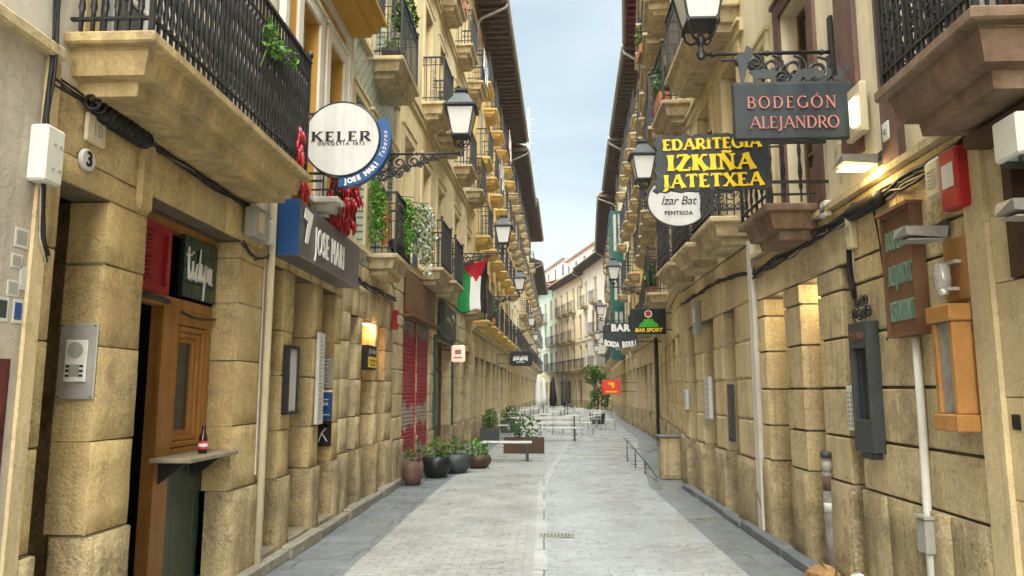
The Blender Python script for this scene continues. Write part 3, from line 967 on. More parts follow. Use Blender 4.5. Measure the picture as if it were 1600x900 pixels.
def ground_floor(F, seed, zb, ops, stone='sand', course=.42, depth=.34, rough=True, base=.85, **kw):
    """stone piers between openings (u0, u1, ztop, kind); the bottom course is worn base stone"""
    rn = random.Random(seed)
    zt = sorted({o[2] for o in ops if o[2] < zb - .05})
    zs = [0.0]
    while zs[-1] < zb - 1e-6:
        nz = zs[-1] + (base if len(zs) == 1 and base else course * rn.uniform(.88, 1.1))
        for t in zt:
            if zs[-1] < t < nz or abs(nz - t) < .12:
                nz = t
        if zb - nz < course * .5: nz = zb
        zs.append(min(nz, zb))
    full = [(a, b, -1, t) for a, b, t, k in ops]
    pier_parts(F, rn, zs, full, stone, depth, base, rough=rough, **kw)
    # the body behind
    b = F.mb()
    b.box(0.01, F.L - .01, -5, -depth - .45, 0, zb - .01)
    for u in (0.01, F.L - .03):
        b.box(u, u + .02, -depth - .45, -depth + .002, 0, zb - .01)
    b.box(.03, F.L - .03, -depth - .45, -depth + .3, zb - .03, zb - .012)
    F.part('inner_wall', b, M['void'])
    for k_, (a, c, t, kind) in enumerate(ops):
        if kind == 'door':
            door_part(F, a + .01, c - .01, min(t, 2.5) - .01, -depth + .06, rn.choice(['wood_d', 'wood', 'frame_b']))
            if t > 2.5: shop_window(F, a + .01, c - .01, 2.5, t - .01, -depth + .06)
        elif kind == 'shutter':
            F.part('roller_shutter', shutter_mb(F, a + .01, c - .01, 0.02, t - .01, -depth + .08), M[rn.choice(['plastic_g', 'brown_p', 'zinc'])])
        elif kind == 'glass':
            shop_window(F, a + .01, c - .01, .45, t - .01, -depth + .08, rn.choice(['wood_d', 'frame_b', 'iron_g', 'teal']))
            q = F.mb(); q.box(a + .012, c - .012, -depth, -depth + .1, 0.01, .448); F.part('stall_riser', q, M['base'])
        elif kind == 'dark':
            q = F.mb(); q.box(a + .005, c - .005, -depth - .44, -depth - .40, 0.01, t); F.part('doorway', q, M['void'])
    return zs

def facade(name, label, P0, P1, side, H, zb, wall, wins=(), bals=(), bands=(), over=1.0, eave='rafter', trim='trim', wdepth=.22, roof=True, cat='building', bandmat=None):
    """wins: (u, z, w, h, dict)   bals: (u, z, w, dict)"""
    F = Facade(name, label, cat, P0, P1, side)
    ops = [(u - w_ / 2, u + w_ / 2, z, z + h) for u, z, w_, h, k in wins]
    b = F.mb()
    wall_panel(b, 0, F.L, zb, H, ops, wdepth)
    F.part('wall', b, M[wall])
    for u, z, w_, h, k in wins:
        kk = dict(surround=trim); kk.update(k)
        window(F, u, z, w_, h, **kk)
    for u, z, w_, k in bals:
        balcony(F, u, z, w_, **k)
    if bands:
        b = F.mb()
        for z in bands:
            b.box(0.002, F.L - .002, -.02, .05, z, z + .12); b.box(.002, F.L - .002, -.02, .085, z + .122, z + .17)
        F.part('cornice', b, M[bandmat or trim])
    if roof:
        eaves(F, H, over, eave)
    return F

# ================================================================ left side of the street
LBL = 'building'
# -- the plain rendered neighbour at the left edge of the picture
F = facade('plastered_building', 'grey white plastered wall covered with small stickers at the left edge of the picture', (-2.65, -9), (-2.65, 3.72), -1, 15, 3.5, 'white_pl',
           [(u, z, 1.0, 2.1, {}) for u in (2, 5, 8, 10.6) for z in (4.0, 7.2, 10.4)], roof=False, bands=())
b = F.mb()
wall_panel(b, 0, F.L, 0.0, 3.42, [], .2, d=.015)
F.part('rendered_wall', b, M['old_white'])
b = F.mb(); b.cbox(0, F.L - .01, -.02, .07, 3.42, 3.5, .015); F.part('ledge', b, M['slabst'])
simple_top(F, 15)
b = F.mb(); b.box(F.L - .10, F.L - .004, -.1, .035, 0, 3.419); F.part('corner_strip', b, M['sand_s'])

# -- the stone house with the wooden bar front
F1 = facade('stone_house', 'stone house with a wooden bar front below a long iron balcony', (-2.65, 3.72), (-2.65, 6.92), -1, 15, 3.36, 'white_pl',
            [(.75, 3.68, .9, 2.2, dict(frame='frame_w')), (2.2, 3.68, .9, 2.2, {})] + [(u, z, .95, 2.1, {}) for u in (.8, 2.3) for z in (6.9, 10.0)],
            [(1.42, 3.63, 2.78, dict(dep=.52, slab='slab_o', kind='twist', h=1.08, gap=.07, sh=.31, rail_r=.009))], roof=False)
simple_top(F1, 15)
ops1 = [(.13, .59, 2.81, 'recess'), (1.03, 2.58, 2.97, 'bar')]
rn = random.Random(5)
pier_parts(F1, rn, [0, .82, 1.36, 1.92, 2.42, 2.81], [(a, c_, -1, t) for a, c_, t, k in ops1], 'sand', .25, blk=(.6, .9), joint=.004, jit=.003)
b = F1.mb()
stone_wall(b, rn, 0, 1.03, [2.81, 2.97], [], .25, (.6, .9), joint=.004, jit=.003)
stone_wall(b, rn, 2.58, F1.L, [2.81, 2.97], [], .25, (.6, .9), joint=.004, jit=.003)
stone_wall(b, rn, 0, F1.L, [2.97, 3.36], [], .25, (.95, 1.3), joint=.004, jit=.004)
F1.part('stone_lintel', b, [M['sand'], M['mortar']])
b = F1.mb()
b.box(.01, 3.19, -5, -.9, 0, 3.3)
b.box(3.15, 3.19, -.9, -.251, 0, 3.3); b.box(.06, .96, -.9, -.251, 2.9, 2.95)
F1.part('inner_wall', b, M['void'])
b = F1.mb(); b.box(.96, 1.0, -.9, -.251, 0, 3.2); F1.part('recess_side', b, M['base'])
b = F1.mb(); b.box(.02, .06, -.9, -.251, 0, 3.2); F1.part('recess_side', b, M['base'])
b = F1.mb()      # the dark wall at the back of the narrow recess
stone_wall(b, rn, .06, .96, [0, .8, 1.35, 1.9, 2.4, 2.9], [], .1, (.3, .5), d=-.78)
F1.part('recess_wall', b, [M['sand_g'], M['mortar']])
b = F1.mb(); b.cbox(.86, 1.02, -.02, .035, 2.83, 3.33, .02); F1.part('corbel', b, M['sand'])
# bar front, set back in the second opening
D = -.235
b = F1.mb()
b.box(1.04, 2.575, D - .10, D - .005, 2.30, 2.38)
b.box(1.76, 1.98, D - .10, D, 0, 2.30)
b.box(2.50, 2.575, D - .10, D, 1.19, 2.30)
b.box(1.98, 2.5, D - .10, D - .004, 2.18, 2.297); b.box(1.98, 2.5, D - .10, D - .004, 1.13, 1.21)
b.box(1.04, 1.13, D - .10, D, 0, 2.295)
b.box(1.04, 2.575, D - .10, D + .004, 2.90, 2.965)
bar = F1.part('bar_front', b, M['wood'])
b = F1.mb()
for i, e in enumerate((.0, .045, .085)):
    x0, x1, z0, z1 = 1.985 + e, 2.495 - e, 1.213 + e, 2.175 - e
    y = D - .008 - .02 * i
    for q in ((x0, x0 + .045, z0, z1), (x1 - .045, x1, z0, z1), (x0 + .045, x1 - .045, z1 - .045, z1), (x0 + .045, x1 - .045, z0, z0 + .045)):
        b.cbox(q[0], q[1], y - .05, y, q[2], q[3], .01)
F1.part('window_frame', b, M['wood'], bar)
b = F1.mb(); b.box(2.1, 2.38, D - .09, D - .08, 1.33, 2.06); F1.part('pane', b, M['pane'], bar)
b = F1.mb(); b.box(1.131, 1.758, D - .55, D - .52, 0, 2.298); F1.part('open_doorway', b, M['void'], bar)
b = F1.mb(); b.box(1.98, 2.575, D - .08, D - .03, 0, 1.128)
for i in range(5): b.cbox(1.985 + .118 * i, 2.095 + .118 * i, D - .03, D - .015, .02, 1.12, .006)
F1.part('tiled_panel', b, M['dkgreen_t'], bar)
b = F1.mb()
b.box(1.05, 1.79, D - .06, D - .02, 2.382, 2.898)
for x0, x1 in ((1.05, 1.33), (1.35, 1.79)):
    for q in ((x0, x0 + .05, 2.382, 2.898), (x1 - .05, x1, 2.382, 2.898), (x0 + .05, x1 - .05, 2.84, 2.898), (x0 + .05, x1 - .05, 2.382, 2.44)):
        b.box(q[0], q[1], D - .02, D + .012, q[2], q[3])
for i in range(12):
    z = 2.45 + i * .032
    b.hexa([(1.40, D - .018, z), (1.56, D - .018, z), (1.56, D + .008, z - .004), (1.40, D + .008, z - .004)], [(1.40, D - .018, z + .018), (1.56, D - .018, z + .018), (1.56, D + .008, z + .010), (1.40, D + .008, z + .010)])
F1.part('louvred_panel', b, M['red_d'], bar)
b = F1.mb()
b.box(1.04, 2.57, D + .03, D + .05, 2.966, 2.972)
b.tube([(1.15, D + .05, 2.33), (1.5, D + .05, 2.335), (1.72, D + .05, 2.325)], .022, 6)
b.tube([(1.95, D + .04, 2.27), (2.1, D + .06, 2.24), (2.3, D + .05, 2.245), (2.56, D + .03, 2.27)], .012, 6)
F1.part('rod', b, M['iron'], bar)
b = F1.mb()
b.box(3.10, 3.14, .0, .012, .9, 3.3)
F1.part('painted_strip', b, M['white_pl'])
b = F1.mb(); b.tube([(3.12, .06, .05), (3.12, .06, 3.4), (3.12, .06, 6.0)], .035, 8); F1.part('downpipe', b, M['cream2'])

# -- the ochre house of the JOSE MARI bar
F2 = facade('ochre_house', 'ochre painted house with white window surrounds above a narrow bar', (-2.65, 6.92), (-2.65, 9.6), -1, 15, 3.75, 'ochre',
            [(u, z, .62, 2.12, dict(surround='trim_w', band=.15, pane='curtain', frame='frame_w', door=True)) for u in (.95, 2.0) for z in (3.86, 6.86, 9.9)],
            [(1.55, 3.84, .85, dict(dep=.34, slab='trim_w', kind='plain', h=.95, gap=.12, sh=.2)), (1.75, 6.74, 1.9, dict(dep=.5, slab='ochre', kind='plain', h=1.0))],
            bands=(6.36,), bandmat='trim_w', roof=False)
simple_top(F2, 15)
b = F2.mb(); b.box(0.002, .2, -.02, .03, 3.76, 14.9); F2.part('corner_pilaster', b, M['trim_w'])
b = F2.mb(); b.box(2.42, 2.678, -.02, .035, 3.76, 14.9); b.box(2.47, 2.52, .036, .06, 3.76, 14.9); b.box(2.58, 2.63, .036, .06, 3.76, 14.9)
F2.part('corner_pilaster', b, M['trim_w'])
ground_floor(F2, 8, 3.75, [(.05, .47, 2.9, 'dark'), (.80, 1.46, 2.9, 'dark'), (1.80, 2.39, 2.9, 'door')], 'sand', .5, depth=.34, base=.8, blk=(.3, .5), jit=.012)
for a, c in ((.06, .45), (.82, 1.44), (1.83, 2.36)):
    b = F2.mb(); b.cbox(a, c, -.3, .04, 0.0, .17, .015); F2.part('doorstep', b, M['wood_g'])

# -- the house with pale green tiles
F3 = facade('tiled_house', 'narrow house faced with pale green tiles and balconies full of plants', (-2.65, 9.6), (-2.65, 12.9), -1, 15, 3.5, 'green_tile',
            [(u, z, .72, 2.1, dict(surround='trim', band=.12)) for u in (.6, 1.75, 2.8) for z in (3.75, 6.85, 9.9)],
            [(1.9, 3.72, 1.25, dict(dep=.46, kind='plain', h=.95)), (1.95, 6.84, 1.5, dict(dep=.5, kind='scroll')), (1.9, 9.9, 1.3, dict(dep=.5))], roof=False)
simple_top(F3, 15)
b = F3.mb(); b.box(3.06, 3.298, -.02, .03, 3.5, 14.9); F3.part('corner_pilaster', b, M['trim'])
b = F3.mb(); b.box(.002, .16, -.02, .03, 3.5, 14.9); F3.part('corner_pilaster', b, M['trim'])
ground_floor(F3, 21, 3.5, [(.42, .85, 2.7, 'door'), (1.12, 1.95, 2.72, 'lit'), (2.2, 2.72, 2.72, 'lit')], 'sand_g', .5, base=.85, blk=(.35, .6))
M['lit'] = emis('lit shop glass', (0.9, 0.42, 0.07), 0.22)
for a, c in ((1.125, 1.945), (2.205, 2.715)):
    b = F3.mb(); b.box(a, c, -.30, -.26, 1.99, 2.70); F3.part('lit_window', b, M['lit'])
    b = F3.mb(); b.box(a, c, -.30, -.2, 0.01, 1.985); F3.part('wooden_panel', b, M['wood_l'])

# -- cream stone house with the red shutter
cols4 = [0.95, 2.75, 4.6, 7.2, 9.7]
w4 = [(u, z, .85, 2.25, dict(surround='trim', band=.17, frame='frame_b' if i % 2 else 'frame_w', door=True)) for i, u in enumerate(cols4) for z in (4.25, 7.85, 11.35)]
b4 = []
for z in (4.2, 7.8, 11.3):
    for i, u in enumerate(cols4):
        if z == 4.2 and i in (0,): continue
        if z == 4.2 and i == 3: continue
        if i == 0: continue
        b4.append((u, z, 1.3, dict(dep=.52, kind='scroll' if i < 3 else 'plain', gap=.10, sh=.34)))
F4 = facade('cream_house', 'tall cream stone house with iron balconies above the red roller shutter', LP[5], LP[6], -1, 15.1, 3.95, 'cream', w4, b4, bands=(3.98, 7.3, 10.85), over=.95)
ground_floor(F4, 31, 3.95, [(.85, 2.05, 3.05, 'x'), (2.15, 3.45, 3.05, 'x'), (4.1, 6.6, 2.85, 'glass'), (7.3, 8.3, 2.8, 'door'), (8.9, 10.3, 2.8, 'shutter')], 'sand_g', .45, base=.8, rough=False, bu=.02, bz=.03)
m_sh = bpy.data.materials.new('painted roller shutter'); m_sh.use_nodes = True
t = m_sh.node_tree; p = t.nodes['Principled BSDF']; gg = t.nodes.new('ShaderNodeNewGeometry'); nn = t.nodes.new('ShaderNodeTexNoise'); nn.inputs['Scale'].default_value = 1.5; nn.inputs['Detail'].default_value = 4
ss = t.nodes.new('ShaderNodeSeparateXYZ'); t.links.new(gg.outputs['Position'], ss.inputs[0])
ad = t.nodes.new('ShaderNodeMath'); ad.operation = 'MULTIPLY_ADD'; ad.inputs[1].default_value = .9; t.links.new(nn.outputs['Fac'], ad.inputs[0]); t.links.new(ss.outputs['Z'], ad.inputs[2]); t.links.new(gg.outputs['Position'], nn.inputs[0])
cr = t.nodes.new('ShaderNodeValToRGB'); cr.color_ramp.interpolation = 'CONSTANT'
cr.color_ramp.elements[0].position = 0; cr.color_ramp.elements[0].color = (.30, .05, .04, 1)
for ps, cc in ((.16, (.30, .26, .22)), (.24, (.30, .035, .045)), (.36, (.33, .27, .23)), (.46, (.31, .03, .042)), (.80, (.24, .19, .17))):
    e = cr.color_ramp.elements.new(ps); e.color = (*cc, 1)
dv = t.nodes.new('ShaderNodeMath'); dv.operation = 'DIVIDE'; dv.inputs[1].default_value = 4.0
t.links.new(ad.outputs[0], dv.inputs[0]); t.links.new(dv.outputs[0], cr.inputs[0]); t.links.new(cr.outputs[0], p.inputs['Base Color']); p.inputs['Roughness'].default_value = .6
for a, c in ((.86, 2.04), (2.16, 3.44)):
    F4.part('roller_shutter', shutter_mb(F4, a, c, .02, 3.04, -.03), m_sh)
b = F4.mb(); b.box(2.052, 2.148, -.32, -.01, 0, 3.05); F4.part('shutter_post', b, M['red'])
b = F4.mb(); b.cbox(.75, 3.6, .02, .10, 3.12, 3.88, .02); b.box(.72, 3.63, .02, .2, 3.05, 3.11); F4.part('sign_panel', b, M['brown_p'])
b = F4.mb(); b.box(3.98, 4.08, -.2, .05, 0, 2.869); b.box(6.62, 6.72, -.2, .05, 0, 2.869); b.box(3.98, 6.72, -.2, .05, 2.869, 2.95); F4.part('shop_surround', b, M['teal'])

# -- yellow house with the long dark eaves
GW = random.Random(99)
def gridwins(L, zs, n, h=2.1, wd=.85, e=1.2, **kw):
    r = []
    for z in zs:
        for i in range(n):
            k = dict(kw)
            k['pane'] = GW.choice(['pane', 'pane', 'curtain'])
            if GW.random() < .3: k['shutter'] = GW.choice([(GW.choice(['plastic_g', 'frame_b', 'frame_w', 'brown_p']), GW.choice(['open', 'half', 'closed'])), None])
            r.append((e + (L - 2 * e) * i / max(1, n - 1), z + .04, wd, h, k))
    return r
def gridbals(L, zs, n, wd=1.4, e=1.2, skip=(), **kw):
    r = []
    for j, z in enumerate(zs):
        kind = GW.choice(['plain', 'plain', 'scroll', 'knob'])
        for i in range(n):
            if (j, i) in skip or GW.random() < .10: continue
            k = dict(kw); k.setdefault('kind', kind)
            if k['kind'] == 'knob' : k['gap'] = .16
            r.append((e + (L - 2 * e) * i / max(1, n - 1), z, wd * GW.choice([1, 1, 1.18]), k))
    return r
def plen(a, b_): return math.hypot(b_[0] - a[0], b_[1] - a[1])
z5 = (4.0, 6.85, 9.6, 12.3)
L5 = plen(LP[6], LP[7])
F5 = facade('yellow_house', 'yellow plastered house with rows of yellow balcony slabs under dark eaves', LP[6], LP[7], -1, 15.0, 3.6, 'yellow',
            gridwins(L5, z5, 6, shutter=('plastic_g', 'half'), surround='trim', frame='frame_w'), gridbals(L5, z5, 6, slab='yellow', dep=.5, gap=.13, sh=.26), over=1.0, bands=(3.62,))
ground_floor(F5, 41, 3.6, [(.7, 1.9, 2.7, 'glass'), (2.6, 3.5, 2.7, 'door'), (4.2, 6.2, 2.8, 'shutter'), (6.9, 8.3, 2.7, 'glass'), (9.0, 9.9, 2.7, 'door'), (10.6, 12.4, 2.8, 'glass'), (13, 14, 2.7, 'dark')], 'sand_s', .5, base=.8, rough=False, bu=.02, bz=.02)
L6 = plen(LP[7], LP[8])
F6 = facade('pale_balcony_house', 'pale plastered house with crowded iron balconies behind the black oval sign', LP[7], LP[8], -1, 14.6, 3.5, 'cream2',
            gridwins(L6, z5[:4], 5, frame='frame_b', shutter=('brown_p', 'closed')), gridbals(L6, z5[:4], 5, dep=.55, gap=.14), over=1.0, bands=(3.52,))
ground_floor(F6, 42, 3.5, [(.7, 1.9, 2.7, 'door'), (2.6, 4.2, 2.7, 'glass'), (5.0, 6.4, 2.7, 'shutter'), (7.2, 8.6, 2.7, 'glass'), (9.4, 11, 2.7, 'door')], 'sand', .5, base=.8, rough=False)
L7 = plen(LP[8], LP[9])
F7 = facade('brown_house', 'weathered cream house with brown shutters far along the left side', LP[8], LP[9], -1, 15.2, 3.5, 'cream',
            gridwins(L7, z5, 5, frame='frame_b', shutter=('brown_p', 'closed')), gridbals(L7, z5, 5, dep=.55, gap=.16), over=1.1)
ground_floor(F7, 43, 3.5, [(1, 3, 2.7, 'glass'), (4, 5, 2.7, 'door'), (6, 8, 2.7, 'shutter'), (9, 11, 2.7, 'glass'), (12, 13, 2.7, 'door')], 'sand_s', .5, base=.8, rough=False)
L8 = plen(LP[9], LP[10])
F8 = facade('far_left_house', 'farthest cream house on the left where the street bends', LP[9], LP[10], -1, 13.2, 3.5, 'white_pl',
            gridwins(L8, z5[:3], 6, frame='frame_b'), gridbals(L8, z5[:3], 6, dep=.55, gap=.18), over=1.0, eave='frame_b')
ground_floor(F8, 44, 3.5, [(1, 3, 2.7, 'glass'), (5, 6, 2.7, 'door'), (8, 11, 2.7, 'shutter'), (13, 15, 2.7, 'glass')], 'sand_s', .5, base=.8, rough=False)

# ================================================================ right side of the street
# -- smooth ashlar house at the right edge
G0 = facade('ashlar_house', 'smooth ashlar house at the right edge with a dark moulded balcony and louvred window', (2.5, -9), (2.5, 4.36), 1, 15, 3.3, 'lilac',
            [(u, z, 1.0, 2.2, dict(surround='trim_b', frame='frame_b')) for u in (3.5, 7.5) for z in (3.5, 6.8)] + [(12.8, 3.46, .8, 2.3, dict(surround='trim_b', band=.13, frame='frame_b', door=True)), (12.6, 6.8, .8, 2.2, dict(surround='trim_b', frame='frame_b'))],
            [(12.84, 3.44, 1.04, dict(dep=.5, slab='brownst', kind='lace', h=1.0, gap=.06, sh=.34))], roof=False)
simple_top(G0, 15)
rn = random.Random(77)
opw = [(11.85, 13.0, 2.24, 2.98)]
b = G0.mb()
stone_wall(b, rn, 0, G0.L, [0, .55, 1.08, 1.62, 2.24, 2.62, 2.98, 3.3], opw, .3, (.8, 1.3), joint=.004, jit=.003, rough=False, bu=.004, bz=.004)
G0.part('ashlar_wall', b, [M['sand_s'], M['sand_g']])
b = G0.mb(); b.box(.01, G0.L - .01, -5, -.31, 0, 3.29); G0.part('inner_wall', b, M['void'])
b = G0.mb(); b.box(11.85, 13.0, -.26, -.2, 2.24, 2.98)
for q in ((11.86, 11.94), (12.91, 12.99)): b.box(q[0], q[1], -.2, .02, 2.25, 2.97)
b.box(11.94, 12.91, -.2, .02, 2.25, 2.32); b.box(11.94, 12.91, -.2, .02, 2.90, 2.97)
for i in range(8): b.hexa([(11.94, -.2, 2.33 + i * .07), (12.91, -.2, 2.33 + i * .07), (12.91, -.13, 2.32 + i * .07), (11.94, -.13, 2.32 + i * .07)], [(11.94, -.2, 2.37 + i * .07), (12.91, -.2, 2.37 + i * .07), (12.91, -.13, 2.34 + i * .07), (11.94, -.13, 2.34 + i * .07)])
G0.part('louvred_window', b, M['wood_d'])
b = G0.mb(); b.box(11.6, 13.1, .0, .14, 2.99, 3.06); G0.part('awning_box', b, M['wood_d'])
b = G0.mb(); b.box(13.16, 13.355, -.02, .03, 0.55, 3.29); G0.part('corner_pilaster', b, M['sand_s'])
b = G0.mb(); b.box(13.05, 13.12, .003, .006, 1.45, 1.53); G0.part('wall_slot', b, M['black'])

# -- rusticated house with the two-line sign
G1 = facade('rusticated_house', 'rusticated sandstone house behind the hanging dark sign with salmon letters', (2.5, 4.36), (2.5, 8.75), 1, 15, 3.2, 'cream2',
            [(2.66, 3.34, .78, 2.2, dict(surround='trim_b', band=.16, frame='frame_b', door=True, sill=False)), (.35, 3.6, .5, 2.0, dict(surround=None, frame='frame_b')), (3.85, 3.5, .6, 2.0, dict(surround='trim', band=.1, frame='frame_b', shutter=('frame_b', 'closed')))] +
            [(u, z, .8, 2.2, dict(surround='trim_b', frame='frame_b')) for u in (1.0, 2.66) for z in (6.6, 9.8)],
            [(2.72, 3.34, .95, dict(dep=.5, slab='brownst', kind='twist', h=1.0, gap=.16, sh=.30)), (2.66, 6.55, 1.4, dict(dep=.5))], roof=False)
simple_top(G1, 15)
for q in ((.66, .90, .05, 3.255), (1.28, 1.62, .04, 3.5)):
    b = G1.mb(); b.box(q[0], q[1], -.02, q[2], q[3], 14.9); G1.part('brown_pilaster', b, M['trim_b'])
b = G1.mb(); b.box(.0, G1.L - .002, -.02, .06, 3.20, 3.25); G1.part('cornice', b, M['sand_g'])
opsg1 = [(1.68, 1.92, 2.72, 'passage'), (2.45, 2.94, 2.74, 'passage'), (3.42, 4.1, 2.70, 'passage')]
rn = random.Random(3)
pier_parts(G1, rn, [0, .9, 1.28, 1.68, 2.1, 2.5, 2.70, 3.2], [(a, c_, -1, t) for a, c_, t, k in opsg1], 'sand_g', .32, blk=(.5, .8), joint=.003, jit=.004, rough=False, bu=.005, bz=.009, jz=.022, mrec=.026, base_kw=dict(d=.02, jit=.012, blk=(.4, .7)))
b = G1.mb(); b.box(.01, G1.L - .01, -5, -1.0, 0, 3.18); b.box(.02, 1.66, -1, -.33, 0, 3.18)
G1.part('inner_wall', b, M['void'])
b = G1.mb()
for u0, u1 in ((1.64, 1.93), (2.41, 2.95), (3.38, 4.12)):
    b.box(u0, u1, -.998, -.9, 0, 2.9)
for u0, u1 in ((1.94, 2.40), (2.96, 3.37), (4.13, 4.37)):
    b.box(u0, u1, -.998, -.325, 0, 3.1)
b.box(1.64, 4.37, -.99, -.325, 2.78, 2.95)
G1.part('passage_wall', b, M['sand_s'])

# -- cream house with the row of small balconies
G2 = facade('moulded_cream_house', 'cream house with a row of moulded balconies behind the yellow lettered sign', (2.5, 8.75), (2.5, 13.5), 1, 15, 3.45, 'cream',
            [(u, z, .78, 2.15, dict(surround='trim', band=.15, frame='frame_b', door=True)) for u in (.72, 2.3, 3.9) for z in (3.8, 6.6, 9.6)],
            [(u, 3.76, 1.25, dict(dep=.48, kind='lace', gap=.09, sh=.32)) for u in (.72, 2.3, 3.9)] + [(1.35, 6.55, 2.5, dict(dep=.55, kind='plain', sh=.34)), (3.9, 6.55, 1.2, dict(dep=.48, kind='scroll', sh=.34)), (1.35, 9.55, 2.5, dict(dep=.5)), (3.9, 9.55, 1.2, dict(dep=.48))],
            bands=(6.1,), roof=False)
simple_top(G2, 15)
ground_floor(G2, 51, 3.45, [(1.05, 1.75, 2.75, 'door'), (2.3, 3.1, 2.75, 'glass'), (3.65, 4.35, 2.75, 'door')], 'sand_s', .5, base=.85, rough=False, bu=.012, bz=.03)
b = G2.mb(); b.box(.0, .16, -.02, .045, 0.0, 3.44); G2.part('flaking_strip', b, M['white_pl'])

# -- pale house, a little farther
LA = plen(RP[4], RP[5])
zr_ = (3.9, 6.7, 9.4, 12.2)
G3 = facade('pale_house', 'pale cream house hung with little balconies behind the round guesthouse sign', RP[4], RP[5], 1, 14.9, 3.55, 'cream2',
            gridwins(LA, zr_, 4, e=.9, frame='frame_b'), gridbals(LA, zr_, 4, e=.9, wd=1.25, dep=.5, kind='scroll', gap=.12), over=.68, eave='rafter_r', bands=(3.57,))
ground_floor(G3, 52, 3.55, [(.6, 1.4, 2.75, 'door'), (2.0, 3.0, 2.75, 'glass'), (3.6, 4.4, 2.75, 'dark'), (5.0, 6.1, 2.75, 'shutter')], 'sand', .48, base=.9, rough=False, bu=.02, bz=.03)
LBb = plen(RP[5], RP[6])
G4 = facade('red_eaved_house', 'cream house under oxblood red eaves on the right side', RP[5], RP[6], 1, 14.9, 3.5, 'cream',
            gridwins(LBb, zr_, 4, e=.9, frame='frame_w'), gridbals(LBb, zr_, 4, e=.9, wd=1.2, dep=.5, gap=.13), over=.68, eave='rafter_r', bands=(3.52,))
ground_floor(G4, 53, 3.5, [(.6, 1.5, 2.7, 'glass'), (2.1, 2.9, 2.7, 'door'), (3.5, 4.8, 2.7, 'glass'), (5.4, 6.4, 2.7, 'door')], 'sand', .48, base=.9, rough=False, bu=.02, bz=.03)
LC = plen(RP[6], RP[7])
G5 = facade('yellow_eaved_house', 'yellow cream house under long dark brown eaves on the right', RP[6], RP[7], 1, 14.8, 3.5, 'yellow',
            gridwins(LC, zr_, 5, e=1.0, frame='frame_w'), gridbals(LC, zr_, 5, e=1.0, wd=1.25, dep=.5, gap=.14, skip=((1, 1), (0, 3))), over=.72, bands=(3.52,))
ground_floor(G5, 54, 3.5, [(.7, 1.6, 2.7, 'door'), (2.3, 3.7, 2.7, 'glass'), (4.4, 5.3, 2.7, 'door'), (6, 7.4, 2.7, 'glass'), (8.1, 9.1, 2.7, 'dark')], 'sand_s', .48, base=.9, rough=False, bu=.02, bz=.03)
LD = plen(RP[7], RP[8])
G6 = facade('bay_window_house', 'cream house with a dark teal glazed bay running up its front', RP[7], RP[8], 1, 14.6, 3.4, 'cream2',
            gridwins(LD, zr_, 3, e=6.0, frame='frame_b')[0:0] + [(u, z + .04, .85, 2.1, dict(frame='frame_b')) for u in (2.2, 8.8) for z in zr_],
            [(u, z, 1.3, dict(dep=.5, gap=.16)) for u in (2.2, 8.8) for z in zr_], over=.8)
b = G6.mb(); bp = G6.mb()
for z in (3.5, 6.3, 9.1):
    b.box(4.4, 7.4, .02, .68, z, z + .45); b.box(4.4, 7.4, .02, .7, z + 2.62, z + 2.78)
    for u in (4.4, 5.35, 6.3, 7.28): b.box(u, u + .12, .56, .68, z + .45, z + 2.62)
    for d in (.02, .3): b.box(4.4, 4.52, d, d + .1, z + .45, z + 2.62); b.box(7.28, 7.4, d, d + .1, z + .45, z + 2.62)
    b.box(4.4, 7.4, .60, .66, z + 1.7, z + 1.78)
    bp.box(4.44, 7.36, .06, .62, z + .46, z + 2.61)
bay = G6.part('bay_window', b, M['teal']); G6.part('pane', bp, M['curtain'], bay)
ground_floor(G6, 55, 3.4, [(.8, 2.0, 2.7, 'glass'), (2.7, 3.6, 2.7, 'door'), (4.3, 6.0, 2.7, 'glass'), (6.8, 7.8, 2.7, 'door'), (8.4, 9.5, 2.7, 'shutter')], 'sand', .48, base=.9, rough=False)
LE = plen(RP[8], RP[9])
G7 = facade('far_right_house', 'brownish cream house farthest along the right side', RP[8], RP[9], 1, 14.3, 3.4, 'cream',
            gridwins(LE, zr_, 7, frame='frame_b', shutter=('brown_p', 'closed')), gridbals(LE, zr_, 7, dep=.55, gap=.18), over=1.1)
ground_floor(G7, 56, 3.4, [(1, 3, 2.7, 'glass'), (4, 5, 2.7, 'door'), (6, 8, 2.7, 'glass'), (9, 11, 2.7, 'shutter'), (12, 13, 2.7, 'door'), (14.5, 17, 2.7, 'glass')], 'sand', .48, base=.9, rough=False)

